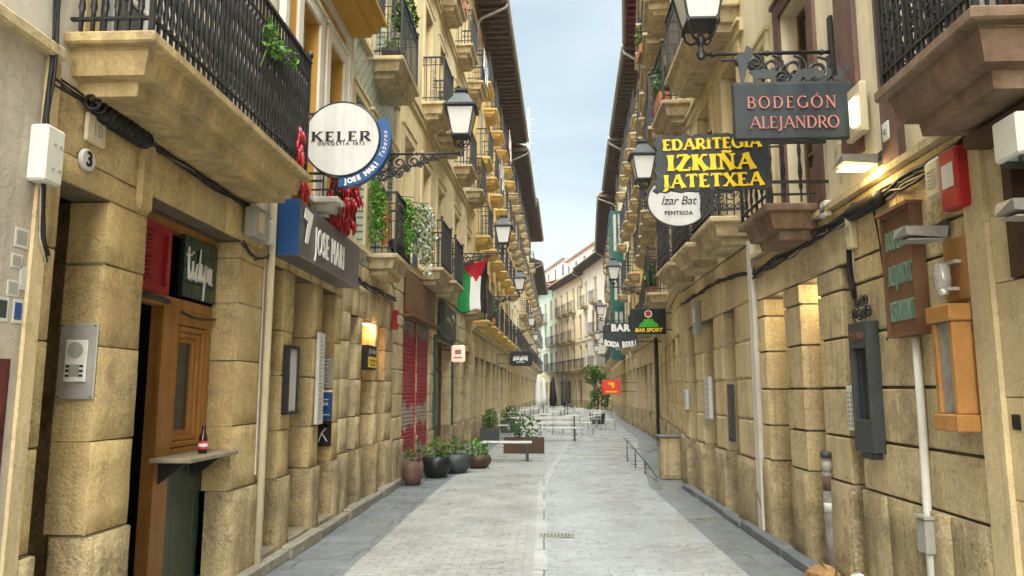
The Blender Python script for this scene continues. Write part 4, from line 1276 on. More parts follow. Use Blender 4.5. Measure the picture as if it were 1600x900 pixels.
# ================================================================ the houses that close the street
EP = [(5.9, 66), (4.1, 76), (1.2, 89), (-2.0, 103)]
ze = (4.0, 7.2, 10.3)
for k, (nm, lb, H, wm, sh, n) in enumerate([('white_end_house', 'white house nearest of those closing the end of the street', 14.2, 'white_pl', None, 3),
                                            ('shuttered_end_house', 'cream house with rust coloured shutters closing the end of the street', 13.9, 'cream2', 'wood_l', 5),
                                            ('green_end_house', 'pale green house farthest at the end of the street', 14.6, 'green_pl', None, 5)]):
    Lk = plen(EP[k], EP[k + 1])
    F = facade(nm, lb, EP[k], EP[k + 1], 1, H, 3.6, wm,
               gridwins(Lk, ze, n, h=2.3, wd=1.0, frame='frame_b', shutter=(sh, 'closed') if sh else None), gridbals(Lk, ze[:2], n, wd=1.9, dep=.6, gap=.16) + gridbals(Lk, ze[2:], n, wd=1.9, dep=.5, gap=.16, skip=((0, 0),)), over=1.0, eave='rafter', bands=(3.62, 6.7))
    ground_floor(F, 60 + k, 3.6, [(1, 2.4, 2.8, 'glass'), (3.4, 4.4, 2.8, 'door'), (5.4, 7.4, 2.8, 'glass')] + ([(8.6, 10.6, 2.8, 'shutter')] if k else []), 'sand_s', .5, base=.8, rough=False)
    # attic storey set back behind the eaves
    b = F.mb(); b.box(.3, Lk - .3, -4.8, -1.6, H + .6, H + 3.3); att = F.part('attic', b, M['white_pl'])
    for i in range(n - 1):
        u = 1.4 + (Lk - 2.8) * i / max(1, n - 2)
        b = F.mb(); b.box(u - .4, u + .4, -1.602, -1.56, H + 1.3, H + 2.7); F.part('window', b, M['pane'], att)
    b = F.mb(); b.box(.1, Lk - .1, -4.9, -1.3, H + 3.3, H + 3.48); F.part('attic_roof', b, M['zinc'], att)
    b = F.mb(); b.box(Lk * .3, Lk * .3 + .7, -3.4, -2.8, H + 3.48, H + 4.5); F.part('chimney', b, M['cream'], att)

# ================================================================ street lamps (origin: bracket foot on the wall; +x points over the street)
def bracket_mb(Lb, ornate=1):
    b = MB()
    b.box(0, .03, -.03, .03, -.52, .32)
    b.tube([(0.02, 0, 0), (Lb, 0, 0)], .017, 6)
    for x in (.1, Lb * .5, Lb - .1): b.lathe([(.017, -.025), (.03, 0), (.017, .025)], 8, (x, 0, 0), 'x')
    def sp(cx, cz, r0, r1, a0, tn, rr=.014, n=18):
        b.tube([(x, 0, z) for x, z in spiral(cx, cz, r0, r1, a0, tn, n)], rr, 5)
    # lower sweep from the wall to the tip
    b.tube([(.03 + (Lb * .82) * q, 0, -.48 + .42 * q ** .6 - .05 * math.sin(q * 6.28)) for q in [i / 12 for i in range(13)]], .013, 5)
    for cx, cz, r, a in ((.16, -.17, .13, 90), (.16, -.36, .085, 0), (.40, -.14, .115, 90), (.40, -.30, .075, 200), (.62, -.12, .10, 90), (.80, -.09, .075, 90), (.95, -.065, .05, 90), (.28, -.27, .07, 300), (.52, -.23, .06, 30), (.72, -.17, .05, 0), (.10, -.28, .06, 150)):
        if cx * Lb / 1.35 < Lb - .1:
            sp(cx * Lb / 1.35, cz, r, r * .22, a, 1.6); sp(cx * Lb / 1.35 + .02, cz - .01, r * .75, r * .3, a + 180, 1.1, .008)
    b.lathe([(0, -.63), (.02, -.6), (.035, -.56), (.02, -.52), (.0, -.5)], 8, (.17, 0, 0))
    for k in range(6):
        x = .1 + k * .16 * Lb / 1.35
        b.lathe([(0, -.02), (.022, 0), (0, .02)], 6, (x, 0, -.30 + .04 * k))
    return b
def lantern(root, x, z):
    b = MB()
    b.lathe([(.03, -.04), (.045, 0), (.02, .05), (.02, .08), (.05, .12), (.03, .16), (.022, .18)], 10, (x, 0, z))
    for k in range(4):
        a = math.pi / 4 + k * math.pi / 2
        b.tube([(x + r * math.cos(a), r * math.sin(a), z + h) for r, h in ((.02, .12), (.10, .12), (.15, .17), (.17, .25), (.165, .30))], .011, 5)
    z0, z1, h0, h1 = z + .27, z + .69, .125, .205
    cor = lambda h, zz: [(x - h, -h, zz), (x + h, -h, zz), (x + h, h, zz), (x - h, h, zz)]
    A, B_ = cor(h0, z0), cor(h1, z1)
    for i in range(4):
        b.tube([A[i], B_[i]], .013, 4)
        b.tube([A[i], A[(i + 1) % 4]], .015, 4); b.tube([B_[i], B_[(i + 1) % 4]], .017, 4)
        b.lathe([(.0, -.06), (.016, -.045), (.022, -.02), (.012, .02)], 6, A[i])
    b.box(x - h0, x + h0, -h0, h0, z0 - .015, z0 + .002)
    fr = b.build('lantern_frame', M['iron'], root)
    b = MB()
    b.frus((x - h0 + .004, x + h0 - .004, -h0 + .004, h0 - .004), z0 + .005, (x - h1 + .004, x + h1 - .004, -h1 + .004, h1 - .004), z1 - .005)
    b.build('glass', M['lampglass'], fr)
    b = MB()
    r = lambda h: (x - h, x + h, -h, h)
    b.frus(r(h1 + .045), z1 + .005, r(h1 + .05), z1 + .035)
    b.frus(r(h1 + .01), z1 + .036, r(.09), z1 + .24)
    b.frus(r(.065), z1 + .24, r(.06), z1 + .29); b.frus(r(.09), z1 + .29, r(.095), z1 + .32); b.frus(r(.06), z1 + .32, r(.015), z1 + .36)
    b.build('lantern_cap', M['iron_g'], fr)

def street_lamp(label, side, X, Y, z, Lb):
    ang = 0.0 if side < 0 else math.pi
    ro = thing('street_lamp', label, 'street lamp', (X - Lb if side < 0 else X + Lb, Y, z - .45), ang, 'lantern lamps on wall brackets')
    bracket_mb(Lb).build('bracket', M['iron'], ro)
    lantern(ro, Lb, 0.0)
    return ro
street_lamp('nearest lantern on the left, large and beside the round white sign', -1, -1.25, 10.9, 5.72, 1.36)
street_lamp('lantern whose bracket sits right above the hanging flag', -1, -1.05, 19.2, 5.72, 1.36)
street_lamp('third lantern from the front on the left, past the flag', -1, -.92, 28.4, 5.75, 1.36)
street_lamp('fourth lantern on the left, above the black oval sign', -1, -.72, 44, 5.75, 1.2)
street_lamp('small lantern just behind the black oval sign on the left', -1, -.62, 57, 5.75, 1.0)
street_lamp('tiny farthest lantern on the left before the street closes', -1, -.45, 74, 5.75, .9)
street_lamp('biggest lantern at the top edge, over the dark two-line sign', 1, 1.37, 6.1, 4.98, 1.12)
street_lamp('lantern directly left of the yellow lettered board', 1, 1.86, 13.4, 5.72, 1.0)
street_lamp('lantern in front of the teal bay, above the black and green bar sign', 1, 2.45, 25.7, 5.72, 1.36)
street_lamp('smaller lantern just above the arched bar sign on the right', 1, 2.9, 37.8, 5.72, 1.36)
street_lamp('small far lantern on the right, left of the arched bar sign', 1, 3.75, 52, 5.45, 1.2)
street_lamp('tiny lantern on the right, lowest of the far row', 1, 4.5, 64, 5.3, 1.1)

# ================================================================ hanging signs
def arm(b, x0, x1, z, y=0, r=.012):
    b.box(min(x0, x1), max(x0, x1), y - r, y + r, z - r, z + r)

# -- round white sign
t_ = thing('round_sign', 'round white disc sign reading KELER with a blue crescent along its edge', 'sign', (-2.125, 7.5, 4.30))
b = MB(); b.lathe([(0, -.06), (.40, -.06), (.405, -.045), (.405, .045), (.40, .06), (0, .06)], 40, axis='y', smooth=False)
d_ = b.build('disc', M['white'], t_)
b = MB()
b.tube([(.405 * math.cos(rad(a)), -.055, .405 * math.sin(rad(a))) for a in range(0, 360, 8)], .011, 6, closed=True)
b.tube([(.405 * math.cos(rad(a)), .055, .405 * math.sin(rad(a))) for a in range(0, 360, 8)], .011, 6, closed=True)
b.build('rim', M['iron'], d_)
b = MB()
put_xz(b, fit(roman('KELER', .105, thick=.20, thin=.07, serif=.13, track=.20), .64), -.0, .025, -.061)
put_xz(b, fit(roman('DONOSTIA 1873', .034, thick=.20, thin=.09, serif=.10, track=.30, t=.003), .50), -.0, -.055, -.061)
b.build('lettering', M['black_l'], d_)
b = MB()
po = [(.52 * math.cos(rad(a)), .52 * math.sin(rad(a))) for a in range(-92, 31, 4)]
pi_ = [(.418 * math.cos(rad(a)), .418 * math.sin(rad(a))) for a in range(28, -93, -4)]
n = len(po)
vs = [(x, -.05, z) for x, z in po + pi_[:n]] + [(x, .05, z) for x, z in po + pi_[:n]]
m_ = len(po + pi_[:n]); fs = []
for i in range(n - 1):
    fs += [(i, i + 1, m_ - 2 - i, m_ - 1 - i), (m_ + i, m_ + i + 1, 2 * m_ - 2 - i, 2 * m_ - 1 - i), (i, i + 1, m_ + i + 1, m_ + i), (m_ - 1 - i, m_ - 2 - i, 2 * m_ - 2 - i, 2 * m_ - 1 - i)]
fs += [(0, m_ - 1, 2 * m_ - 1, m_), (n - 1, n, m_ + n, m_ + n - 1)]
b.add(vs, fs)
cz = b.build('crescent', M['blue'], t_)
b = MB()
arc_text(b, 'JOSE MARI', 0, 0, .468, -83, -36, .074, -.051, bold=.004)
arc_text(b, 'Taberna', 0, 0, .468, -24, 8, .070, -.051, shear=.25)
b.build('lettering', M['white_l'], cz)
b = MB()
for z in (.30, .24, -.20, -.36, -.44): arm(b, -.54, -.30 if z > 0 else -.2, z, 0, .012)
b.box(-.53, -.51, -.012, .012, -.44, .34); b.box(-.40, -.385, -.012, .012, -.44, -.2)
b.build('bracket', M['iron'], t_)

# -- dark two-line sign with iron silhouettes
t_ = thing('hanging_sign', 'long dark grey board reading BODEGÓN ALEJANDRO in salmon letters', 'sign', (1.99, 5.72, 3.86))
b = MB(); b.cbox(-.47, .47, -.03, .03, -.235, .225, .008); bd = b.build('board', M['char'], t_)
b = MB()
put_xz(b, roman('BODEGÓN', .098, thick=.13, thin=.055, serif=.10, track=.24, t=.012), -.02, .06, -.031)
put_xz(b, roman('ALEJANDRO', .098, thick=.13, thin=.055, serif=.10, track=.045, t=.012), -.005, -.105, -.031)
b.build('lettering', M['red_l'], bd)
b = MB()
b.box(-.46, .46, -.006, .006, .226, .245)
# silhouettes cut from plate: a crouching figure with a bag, two long tables and low creatures
b.plate([(-.30, .245), (-.30, .30), (-.33, .335), (-.29, .35), (-.12, .35), (-.10, .32), (-.13, .28), (-.13, .245), (-.16, .245), (-.16, .275), (-.26, .275), (-.26, .245)], -.006, .006)
b.plate([(-.40, .245), (-.42, .48), (-.36, .50), (-.34, .56), (-.30, .53), (-.29, .47), (-.33, .43), (-.37, .245)], -.006, .006)
b.plate([(-.02, .245), (.03, .31), (.06, .345), (.18, .355), (.24, .33), (.27, .29), (.22, .25), (.18, .29), (.13, .245), (.10, .285), (.05, .245)], -.006, .006)
b.plate([(.20, .245), (.28, .30), (.29, .35), (.32, .355), (.32, .29), (.27, .245)], -.006, .006)
b.plate([(.335, .25), (.34, .29), (.365, .285), (.37, .32), (.36, .35), (.375, .37), (.395, .365), (.40, .335), (.43, .345), (.425, .38), (.45, .395), (.465, .365), (.455, .335), (.415, .315), (.405, .285), (.42, .26), (.40, .245)], -.006, .006)
b.build('silhouette', M['iron_g'], t_)
b = MB()
for z in (-.12, .12): arm(b, .47, .515, z)
for x in (-.38, .3): b.box(x - .008, x + .008, .0, .016, .22, .46)
b.build('bracket', M['iron'], t_)

# -- board with yellow letters and ragged edges
t_ = thing('hanging_sign', 'ragged black board with yellow letters reading EDARITEGIA IZKIÑA JATETXEA', 'sign', (1.497, 6.4, 3.655))
rn = random.Random(9)
top = [(-.57 + 1.14 * i / 22, .285 + .03 * i / 22 + rn.uniform(-.014, .014)) for i in range(23)]
bot = [(.57 - 1.14 * i / 22, -.27 + rn.uniform(-.014, .014) - .03 * (i / 22)) for i in range(23)]
rt = [(.57 + rn.uniform(-.016, .012), .26 - .5 * i / 9) for i in range(10)]
lf = [(-.57 + rn.uniform(-.016, .016), -.26 + .5 * i / 9) for i in range(10)]
S = .87
b = MB(); b.plate([(x * S, z * S) for x, z in top + rt + bot + lf], -.025, .025); bd = b.build('board', M['char'], t_)
b = MB()
kw = dict(flare=.55, serif=.15, track=.10, t=.012)
put_xz(b, fit(roman('EDARiTEGiA', .112 * S, thick=.22, thin=.12, **kw), 1.0 * S), -.0, .195 * S, -.026, rot=.03)
put_xz(b, fit(roman('IZKIÑA', .165 * S, thick=.25, thin=.12, **kw), .90 * S), -.01, .0, -.026, rot=.02)
put_xz(b, fit(roman('JATETXEA', .135 * S, thick=.22, thin=.12, **kw), 1.02 * S), .0, -.19 * S, -.026, rot=.025)
b.build('lettering', M['yel_l'], bd)
b = MB()
for z in (.18, -.18): arm(b, .49, 1.0, z)
b.build('bracket', M['iron'], t_)

# -- oval guesthouse sign behind it
t_ = thing('oval_sign', 'pale oval sign reading Izar Bat Pentsioa below the yellow lettered board', 'sign', (1.78, 9.6, 4.14))
b = MB(); ell_ = [(.40 * math.cos(rad(a)), .34 * math.sin(rad(a))) for a in range(0, 360, 9)]
b.plate(ell_, -.03, .03); bd = b.build('disc', M['white'], t_)
b = MB(); b.tube([(x * 1.01, -.028, z * 1.01) for x, z in ell_], .012, 5, closed=True); b.build('rim', M['iron_g'], bd)
b = MB()
put_xz(b, bfont('Izar Bat', .165, shear=.28, spacing=.95, sx=.95), 0, .0, -.031)
put_xz(b, bfont('PENTSIOA', .072, bold=.002, spacing=1.15), .0, -.165, -.031)
for i, chx in enumerate('PENSION'):
    a = rad(150 - 120 * i / 6)
    put_xz(b, bfont(chx, .10, bold=.004), .33 * math.cos(a), .26 * math.sin(a), -.031, rot=a - math.pi / 2)
b.build('lettering', M['black_l'], bd)
b = MB(); arm(b, .39, .72, .12); arm(b, .39, .72, -.12); b.build('bracket', M['iron'], t_)

# -- black sign with the green hill
t_ = thing('bar_sign', 'black board with a green hill and BAR SPORT in yellow letters', 'sign', (2.28, 16.2, 3.17))
b = MB(); b.cbox(-.38, .38, -.04, .04, -.28, .28, .01); bd = b.build('board', M['black'], t_)
b = MB(); b.plate([(-.22, -.13), (-.17, -.04), (-.12, -.02), (-.09, .05), (-.04, .04), (.0, .065), (.05, .04), (.09, .055), (.12, -.01), (.18, -.04), (.23, -.13)], -.048, -.042); b.build('hill', M['green_p'], bd)
b = MB(); b.lathe([(0, 0), (.085, 0), (.085, .006), (0, .006)], 20, (0, -.048, .16), 'y', False); b.build('sun_disc', M['white'], bd)
b = MB(); b.lathe([(0, 0), (.06, 0), (.06, .004), (0, .004)], 20, (0, -.053, .165), 'y', False); b.build('sun_spot', M['red'], bd)
b = MB(); put_xz(b, bfont('BAR SPORT', .115, bold=.005, shear=.15), 0, -.195, -.041); b.build('lettering', M['yel_l'], bd)
b = MB(); arm(b, .38, .56, .18); arm(b, .38, .56, -.18); b.build('bracket', M['iron'], t_)

# -- arched bar sign
t_ = thing('bar_sign', 'black curved board with white letters reading BAR BORDA BERRI', 'sign', (2.06, 20, 3.14))
pts = [(-.46 + .92 * i / 16, .27 + .05 * math.cos((i / 16 - .5) * 3.1) * 1.4) for i in range(17)] + [(.46 - .92 * i / 16, -.25 - .09 * math.sin(i / 16 * 3.14)) for i in range(17)]
b = MB(); b.plate(pts, -.04, .04); bd = b.build('board', M['char'], t_)
b = MB()
put_xz(b, bfont('BAR', .25, bold=.014, spacing=1.12), 0, .205, -.041)
for i, chx in enumerate('BORDA BERRI'):
    f = i / 10 - .5
    if chx != ' ':
        put_xz(b, bfont(chx, .19 if i not in (0, 6) else .22, bold=.012, sx=.62), f * .80, -.20 - .05 * math.cos(f * 3.1), -.041, rot=f * .25)
b.build('lettering', M['white_l'], bd)
b = MB()
b.box(-.10, .06, -.046, -.041, -.05, .06); b.box(-.20, -.17, -.046, -.041, -.05, .03); b.box(.10, .2, -.046, -.041, -.05, .0)
b.build('emblem', M['iron_g'], bd)
b = MB(); arm(b, .45, 1.1, .2); arm(b, .45, 1.1, -.15); b.build('bracket', M['iron'], t_)

# -- red square sign far down on the right
t_ = thing('shop_sign', 'red square shop sign with a yellow mark low on the far right', 'sign', (3.05, 34, 1.86))
b = MB(); b.cbox(-.40, .40, -.05, .05, -.32, .32, .02); bd = b.build('board', emis('red sign with added glow', (0.45, 0.02, 0.012), .06), t_)  # plain red board; a faint emission is added to brighten its colour
b = MB(); b.plate([(-.18, .2), (.12, .22), (.16, .02), (.05, -.08), (.0, .08), (-.12, .10)], -.06, -.052); b.box(-.26, .26, -.058, -.052, -.24, -.17); b.build('mark', M['yel_l'], bd)
b = MB(); arm(b, .40, 1.16, .2); arm(b, .40, 1.16, -.2); b.build('bracket', M['iron'], t_)

# -- black oval sign far left
t_ = thing('bar_sign', 'black rounded sign with blurred white marks on the far left side', 'sign', (-1.0, 32.5, 3.07))
b = MB(); b.plate([(max(-.5, min(.5, .62 * math.cos(rad(a)))), max(-.31, min(.33, .42 * math.sin(rad(a)))) ) for a in range(0, 360, 12)], -.05, .05); bd = b.build('board', M['black'], t_)
b = MB(); [b.box(-.34 + .094 * i, -.27 + .094 * i + .015 * (i % 2), -.055, -.051, -.08 + .02 * (i % 3), .07) for i in range(7)]; b.box(-.3, -.05, -.055, -.051, .10, .12); b.box(.02, .3, -.055, -.051, .10, .125); b.box(-.2, .16, -.055, -.051, -.15, -.12); b.build('white_marks', M['white_l'], bd)
b = MB(); arm(b, -.50, -1.05, .2); arm(b, -.5, -1.05, -.2); b.build('bracket', M['iron'], t_)

# -- small lit sign on the left
t_ = thing('lit_sign', 'small square pink and white lit sign beyond the red shutter on the left', 'sign', (-2.15, 18.6, 2.60))
b = MB(); b.cbox(-.17, .17, -.05, .05, -.21, .21, .03); bd = b.build('board', emis('lit pink sign', (0.8, 0.42, 0.32), .10), t_)
b = MB(); b.box(-.08, .08, -.056, -.051, -.02, .10); b.box(-.11, .11, -.056, -.051, -.12, -.08); b.build('mark', M['red_l'], bd)
b = MB(); arm(b, -.17, -.42, .1); b.build('bracket', M['iron'], t_)

# -- the long bar fascia on the left: JOSE MARI
t_ = thing('fascia_sign', 'long grey box sign reading JOSE MARI with a blue end over the bar', 'sign', (-2.65, 6.98, 0))
b = MB(); b.cbox(.0, .27, .0, 2.36, 2.97, 3.52, .012); bx = b.build('sign_box', mat('brushed grey sheet', (0.17, 0.165, 0.175), .38, .25, 1.2, .05, 40, streak=.25, metal=.45), t_)
b = MB(); b.box(.004, .274, -.012, -.001, 2.965, 3.525); b.build('blue_end', M['blue'], t_)
b = MB(); put_wall(b, fit(bfont('JOSE MARI', .40, ext=.006, spacing=1.18), 1.12), -1, 1.02, 3.20, .285); 
b.build('lettering', M['white_l'], t_)
b = MB()
b.add([(.283, .08, 3.36), (.283, .32, 3.33), (.283, .36, 3.45), (.283, .12, 3.47), (.292, .08, 3.36), (.292, .32, 3.33), (.292, .36, 3.45), (.292, .12, 3.47)], [(0, 1, 2, 3), (4, 5, 6, 7), (0, 1, 5, 4), (1, 2, 6, 5), (2, 3, 7, 6), (3, 0, 4, 7)])
b.add([(.283, .14, 3.12), (.283, .22, 3.12), (.283, .31, 3.328), (.283, .20, 3.34), (.292, .14, 3.12), (.292, .22, 3.12), (.292, .31, 3.328), (.292, .20, 3.34)], [(0, 1, 2, 3), (4, 5, 6, 7), (0, 1, 5, 4), (1, 2, 6, 5), (2, 3, 7, 6), (3, 0, 4, 7)])
b.build('emblem', M['white_l'], t_)

# -- tiled sign over the bar door
t_ = thing('tile_sign', 'dark green tiled sign with cream handwriting above the wooden bar window', 'sign', (-2.885, 5.65, 2.40))
b = MB(); b.box(.0, .02, .03, .62, .0, .50); b.build('backing', M['black'], t_)
b = MB()
for i in range(4):
    for j in range(4): b.cbox(.02, .035, .035 + i * .146, .175 + i * .146, .005 + j * .124, .124 + j * .124, .005)
b.build('tiles', M['dkgreen_t'], t_)
b = MB()
def pen(pts, r=.011): b.tube([(.045, .07 + y * .40, .12 + z * .30) for y, z in pts], r, 5)
pen([(.0, .95), (.02, .5), (.05, .1), (.12, .05), (.16, .3)]); pen([(-.06, .72), (.14, .76)])
pen([(.2, .6), (.2, .15), (.26, .1), (.3, .3)]); pen([(.19, .82), (.2, .84)], .014)
pen([(.46, .5), (.38, .55), (.34, .3), (.38, .08), (.46, .25), (.5, 1.0), (.48, .2), (.53, .1)])
pen([(.56, .6), (.55, .2), (.6, .1), (.67, .3), (.68, .6), (.68, .15), (.72, .12)])
pen([(.76, .6), (.74, -.4), (.76, .45), (.82, .6), (.87, .4), (.83, .15), (.77, .2)])
pen([(1.02, .5), (.95, .55), (.91, .3), (.95, .1), (1.01, .25), (1.03, .55), (1.03, .12), (1.1, .1)])
b.build('lettering', M['white_l'], t_)

# ================================================================ the bar shelf and the bottle
t_ = thing('bar_shelf', 'pale wooden drinks shelf under the bar window', 'shelf', (-2.88, 5.42, 1.165))
b = MB(); b.cbox(-.02, .30, 0, .86, -.035, .0, .006); b.build('shelf_board', M['wood_g'], t_)
b = MB()
for y in (.12, .72): b.hexa([(-.02, y, -.2), (.0, y, -.2), (.0, y + .025, -.2), (-.02, y + .025, -.2)], [(-.02, y, -.036), (.22, y, -.036), (.22, y + .025, -.036), (-.02, y + .025, -.036)])
b.build('bracket', M['iron'], t_)
t_ = thing('beer_bottle', 'small brown beer bottle with a red label standing on the shelf', 'bottle', (-2.705, 5.87, 1.165))
M['old_pipe'] = mat('dirty pale pipe', (0.40, 0.38, 0.34), .5, .35, 7, .1, 40, streak=.5, tint=(0.16, 0.09, 0.06), tintamt=.7)
M['torn_red'] = mat('faded dark red print', (0.13, 0.03, 0.025), .7, .4, 7, streak=.3, patch=.5)
M['bottle'] = mat('brown bottle glass', (0.018, 0.008, 0.004), .12, 0, spec=.6)
b = MB(); b.lathe([(.0, 0), (.031, 0), (.034, .01), (.034, .115), (.029, .14), (.016, .165), (.0135, .20), (.0145, .205), (.0145, .22), (0, .222)], 16); b.build('glass_body', M['bottle'], t_)
b = MB(); b.lathe([(.0348, .035), (.0348, .10)], 16); b.lathe([(.0150, .165), (.0142, .19)], 12); b.build('label', M['red'], t_)
b = MB(); b.lathe([(.0352, .055), (.0352, .08)], 16); b.build('label_band', M['white'], t_)

# ================================================================ things on the left walls
t_ = thing('door_intercom', 'steel plate intercom with six dark buttons on the first stone pier', 'intercom', (-2.77, 4.305, 1.83))
b = MB(); b.cbox(-.115, .115, -.012, .0, -.225, .225, .004); b.build('plate', M['steel'], t_)
b = MB(); b.cbox(-.068, .068, -.03, -.012, -.125, .125, .006); pn = b.build('panel', M['plastic_w'], t_)
b = MB()
for zz in (.035, .0): pass
for z in (-.03, -.058, -.086):
    for x in (-.052, .032): b.cbox(x, x + .022, -.036, -.030, z - .007, z + .007, .002)
b.build('button', M['black'], pn)
b = MB(); b.lathe([(0, 0), (.046, 0), (.046, .006), (0, .006)], 18, (0, -.036, .065), 'y', False); b.box(-.03, .03, -.034, -.031, -.09, -.02); b.build('speaker_grille', M['plastic_g'], pn)
b = MB()
for x in (-.1, .1):
    for z in (-.21, .21): b.lathe([(0, 0), (.006, 0), (.005, .003), (0, .003)], 8, (x, -.0155, z), 'y', False)
b.build('screw', M['iron_g'], t_)

t_ = thing('number_plate', 'small square white house number plate above the narrow doorway', 'house number', (-2.63, 4.07, 3.17))
b = MB(); b.cbox(-.01, .014, -.09, .09, -.085, .085, .006); b.build('plate', M['plastic_c'], t_)
b = MB(); put_wall(b, bfont('10', .11, bold=.003), -1, 0, 0, .0145); b.build('lettering', M['plastic_g'], t_)
t_ = thing('number_plaque', 'oval white plaque with the figure 3 below the square number plate', 'house number', (-2.63, 4.02, 2.975))
b = MB(); b.lathe([(0, .014), (.06, .014), (.066, .006), (.066, -.01)], 24, axis='x', smooth=False); pl_ = b.build('plaque', M['white'], t_)
b = MB(); put_wall(b, bfont('3', .12, bold=.003), -1, 0, 0, .0145); b.build('lettering', M['black_l'], pl_)

t_ = thing('junction_box', 'tall white junction box hanging in the cables at the left house corner', 'junction box', (-2.59, 3.62, 2.72))
b = MB(); b.cbox(-.05, .05, -.075, .075, 0, .30, .012); b.build('cover', M['plastic_w'], t_)
b = MB()
for z in (.07, .2):
    for y in (-.02, .03): b.box(.051, .054, y, y + .02, z, z + .012)
b.build('vent', M['plastic_g'], t_)
t_ = thing('meter_box', 'grey meter box under the near balcony beside the blue sign end', 'meter box', (-2.62, 6.40, 3.0))
b = MB(); b.cbox(0, .11, -.16, .16, 0, .27, .01); b.build('cover', M['plastic_g'], t_)
b = MB(); b.cbox(.111, .118, -.12, .02, .05, .23, .004); b.build('hatch', M['plastic_c'], t_)
t_ = thing('cable_terminal', 'white cable terminal box beside the grey meter box', 'junction box', (-2.62, 6.70, 3.02))
b = MB(); b.cbox(0, .09, -.07, .07, 0, .22, .02); b.build('cover', M['plastic_w'], t_)

t_ = thing('framed_menu', 'narrow black framed menu hung on the second pier of the ochre house', 'menu', (-2.60, 7.56, 1.42))
b = MB()
for q in ((-.16, .16, 0, .035), (-.16, .16, .665, .70), (-.16, -.125, .036, .664), (.125, .16, .036, .664)): b.box(-.03, .03, q[0], q[1], q[2], q[3])
b.build('frame', M['iron'], t_)
b = MB(); b.box(-.02, .012, -.125, .125, .035, .665); b.build('menu_sheet', mat('printed menu sheet', (0.50, 0.47, 0.42), .5, .2, 14, streak=.2), t_)
t_ = thing('price_board', 'long pale narrow price board on the third pier of the ochre house', 'board', (-2.605, 8.56, 1.28))
b = MB(); b.cbox(-.02, .02, -.11, .11, 0, 1.05, .004); b.build('panel', M['white'], t_)
b = MB()
for i in range(22): b.box(.0205, .0215, -.08, -.08 + .05 + .1 * RN.random(), .06 + i * .044, .06 + i * .044 + .014)
b.build('lettering', M['plastic_g'], t_)
for k, (z0, h, col_, lab, wr_) in enumerate(((1.70, .42, 'plastic_g', 'grey printed notice, upper of three on the pier reveal by the bar', None), (1.31, .36, 'blue', 'blue card poster with white print on the pier reveal by the bar', 'VISA'), (.98, .31, 'black', 'black poster with a pale sketch, lowest on the pier reveal', None))):
    t_ = thing('poster', lab, 'poster', (-2.745, 9.255, z0))
    b = MB(); b.box(-.125, .10, -.006, .0, 0, h); b.build('sheet', M[col_], t_)
    b = MB()
    if wr_:
        put_xz(b, bfont('VISA', .06, bold=.002), -.01, h * .52, -.007); b.box(-.05, .05, -.009, -.0065, h * .66, h * .69); b.box(-.1, .07, -.009, -.0065, h * .14, h * .17); b.box(-.125, .10, -.009, -.0065, h * .93, h)
    elif k == 0:
        for i in range(8): b.box(-.1, .0 + .08 * RN.random(), -.009, -.0065, .05 + i * .042, .062 + i * .042)
    else:
        b.tube([(-.06, -.008, .05), (-.02, -.008, .16), (.03, -.008, .22)], .008, 4); b.tube([(-.02, -.008, .16), (.05, -.008, .06)], .008, 4); b.lathe([(0, 0), (.025, 0)], 10, (.03, -.008, .25), 'y', False)
    b.build('lettering', M['white_l'], t_)
t_ = thing('warning_sign', 'black and yellow warning sign below the amber lit window', 'sign', (-2.60, 11.15, 1.98))
b = MB(); b.box(-.28, .0, -.28, .28, 0, .36); b.build('panel', M['black'], t_)
b = MB(); b.box(.001, .006, -.25, .25, .03, .19); b.build('yellow_field', M['yel_l'], t_)
b = MB(); b.box(.001, .004, -.02, .22, .24, .30); b.box(.001, .004, -.20, -.10, .23, .31); b.build('grey_field', M['plastic_g'], t_)
b = MB(); b.box(.0065, .009, -.17, .2, .135, .15); b.box(.0065, .009, -.17, .2, .115, .122); b.box(.0065, .009, -.12, -.02, .055, .085); b.box(.0065, .009, .04, .16, .055, .085); b.build('print', M['brown_p'], t_)

def alarm_box(label, x, y, z, side, m='red', h=.30, wd=.2):
    t = thing('alarm_box', label, 'alarm box', (x, y, z))
    s_ = -side
    b = MB(); b.cbox(min(0, s_ * .09), max(0, s_ * .09), -wd / 2, wd / 2, 0, h, .012); b.build('housing', M[m], t)
    b = MB(); b.box(min(s_ * .0905, s_ * .093), max(s_ * .0905, s_ * .093), -wd * .32, wd * .32, h * .35, h * .75); b.build('sticker', M['white'], t)
    return t
alarm_box('red alarm box on the stone strip before the red shutter', -2.62, 12.72, 2.72, -1, h=.33)

t_ = thing('menu_lightbox', 'dark sign panel with gold dots above the dark shop on the left', 'sign', (-2.42, 17.3, 2.95))
b = MB(); b.cbox(-.05, .09, 0, 2.3, 0, .80, .02); b.build('panel', M['iron_g'], t_)
b = MB()
for i in range(9): b.lathe([(0, 0), (.05, 0), (.05, .01), (0, .01)], 10, (.091, .4 + .18 * i, .25 + .35 * RN.random()), 'x', False)
b.build('gold_dot', M['plastic_c'], t_)

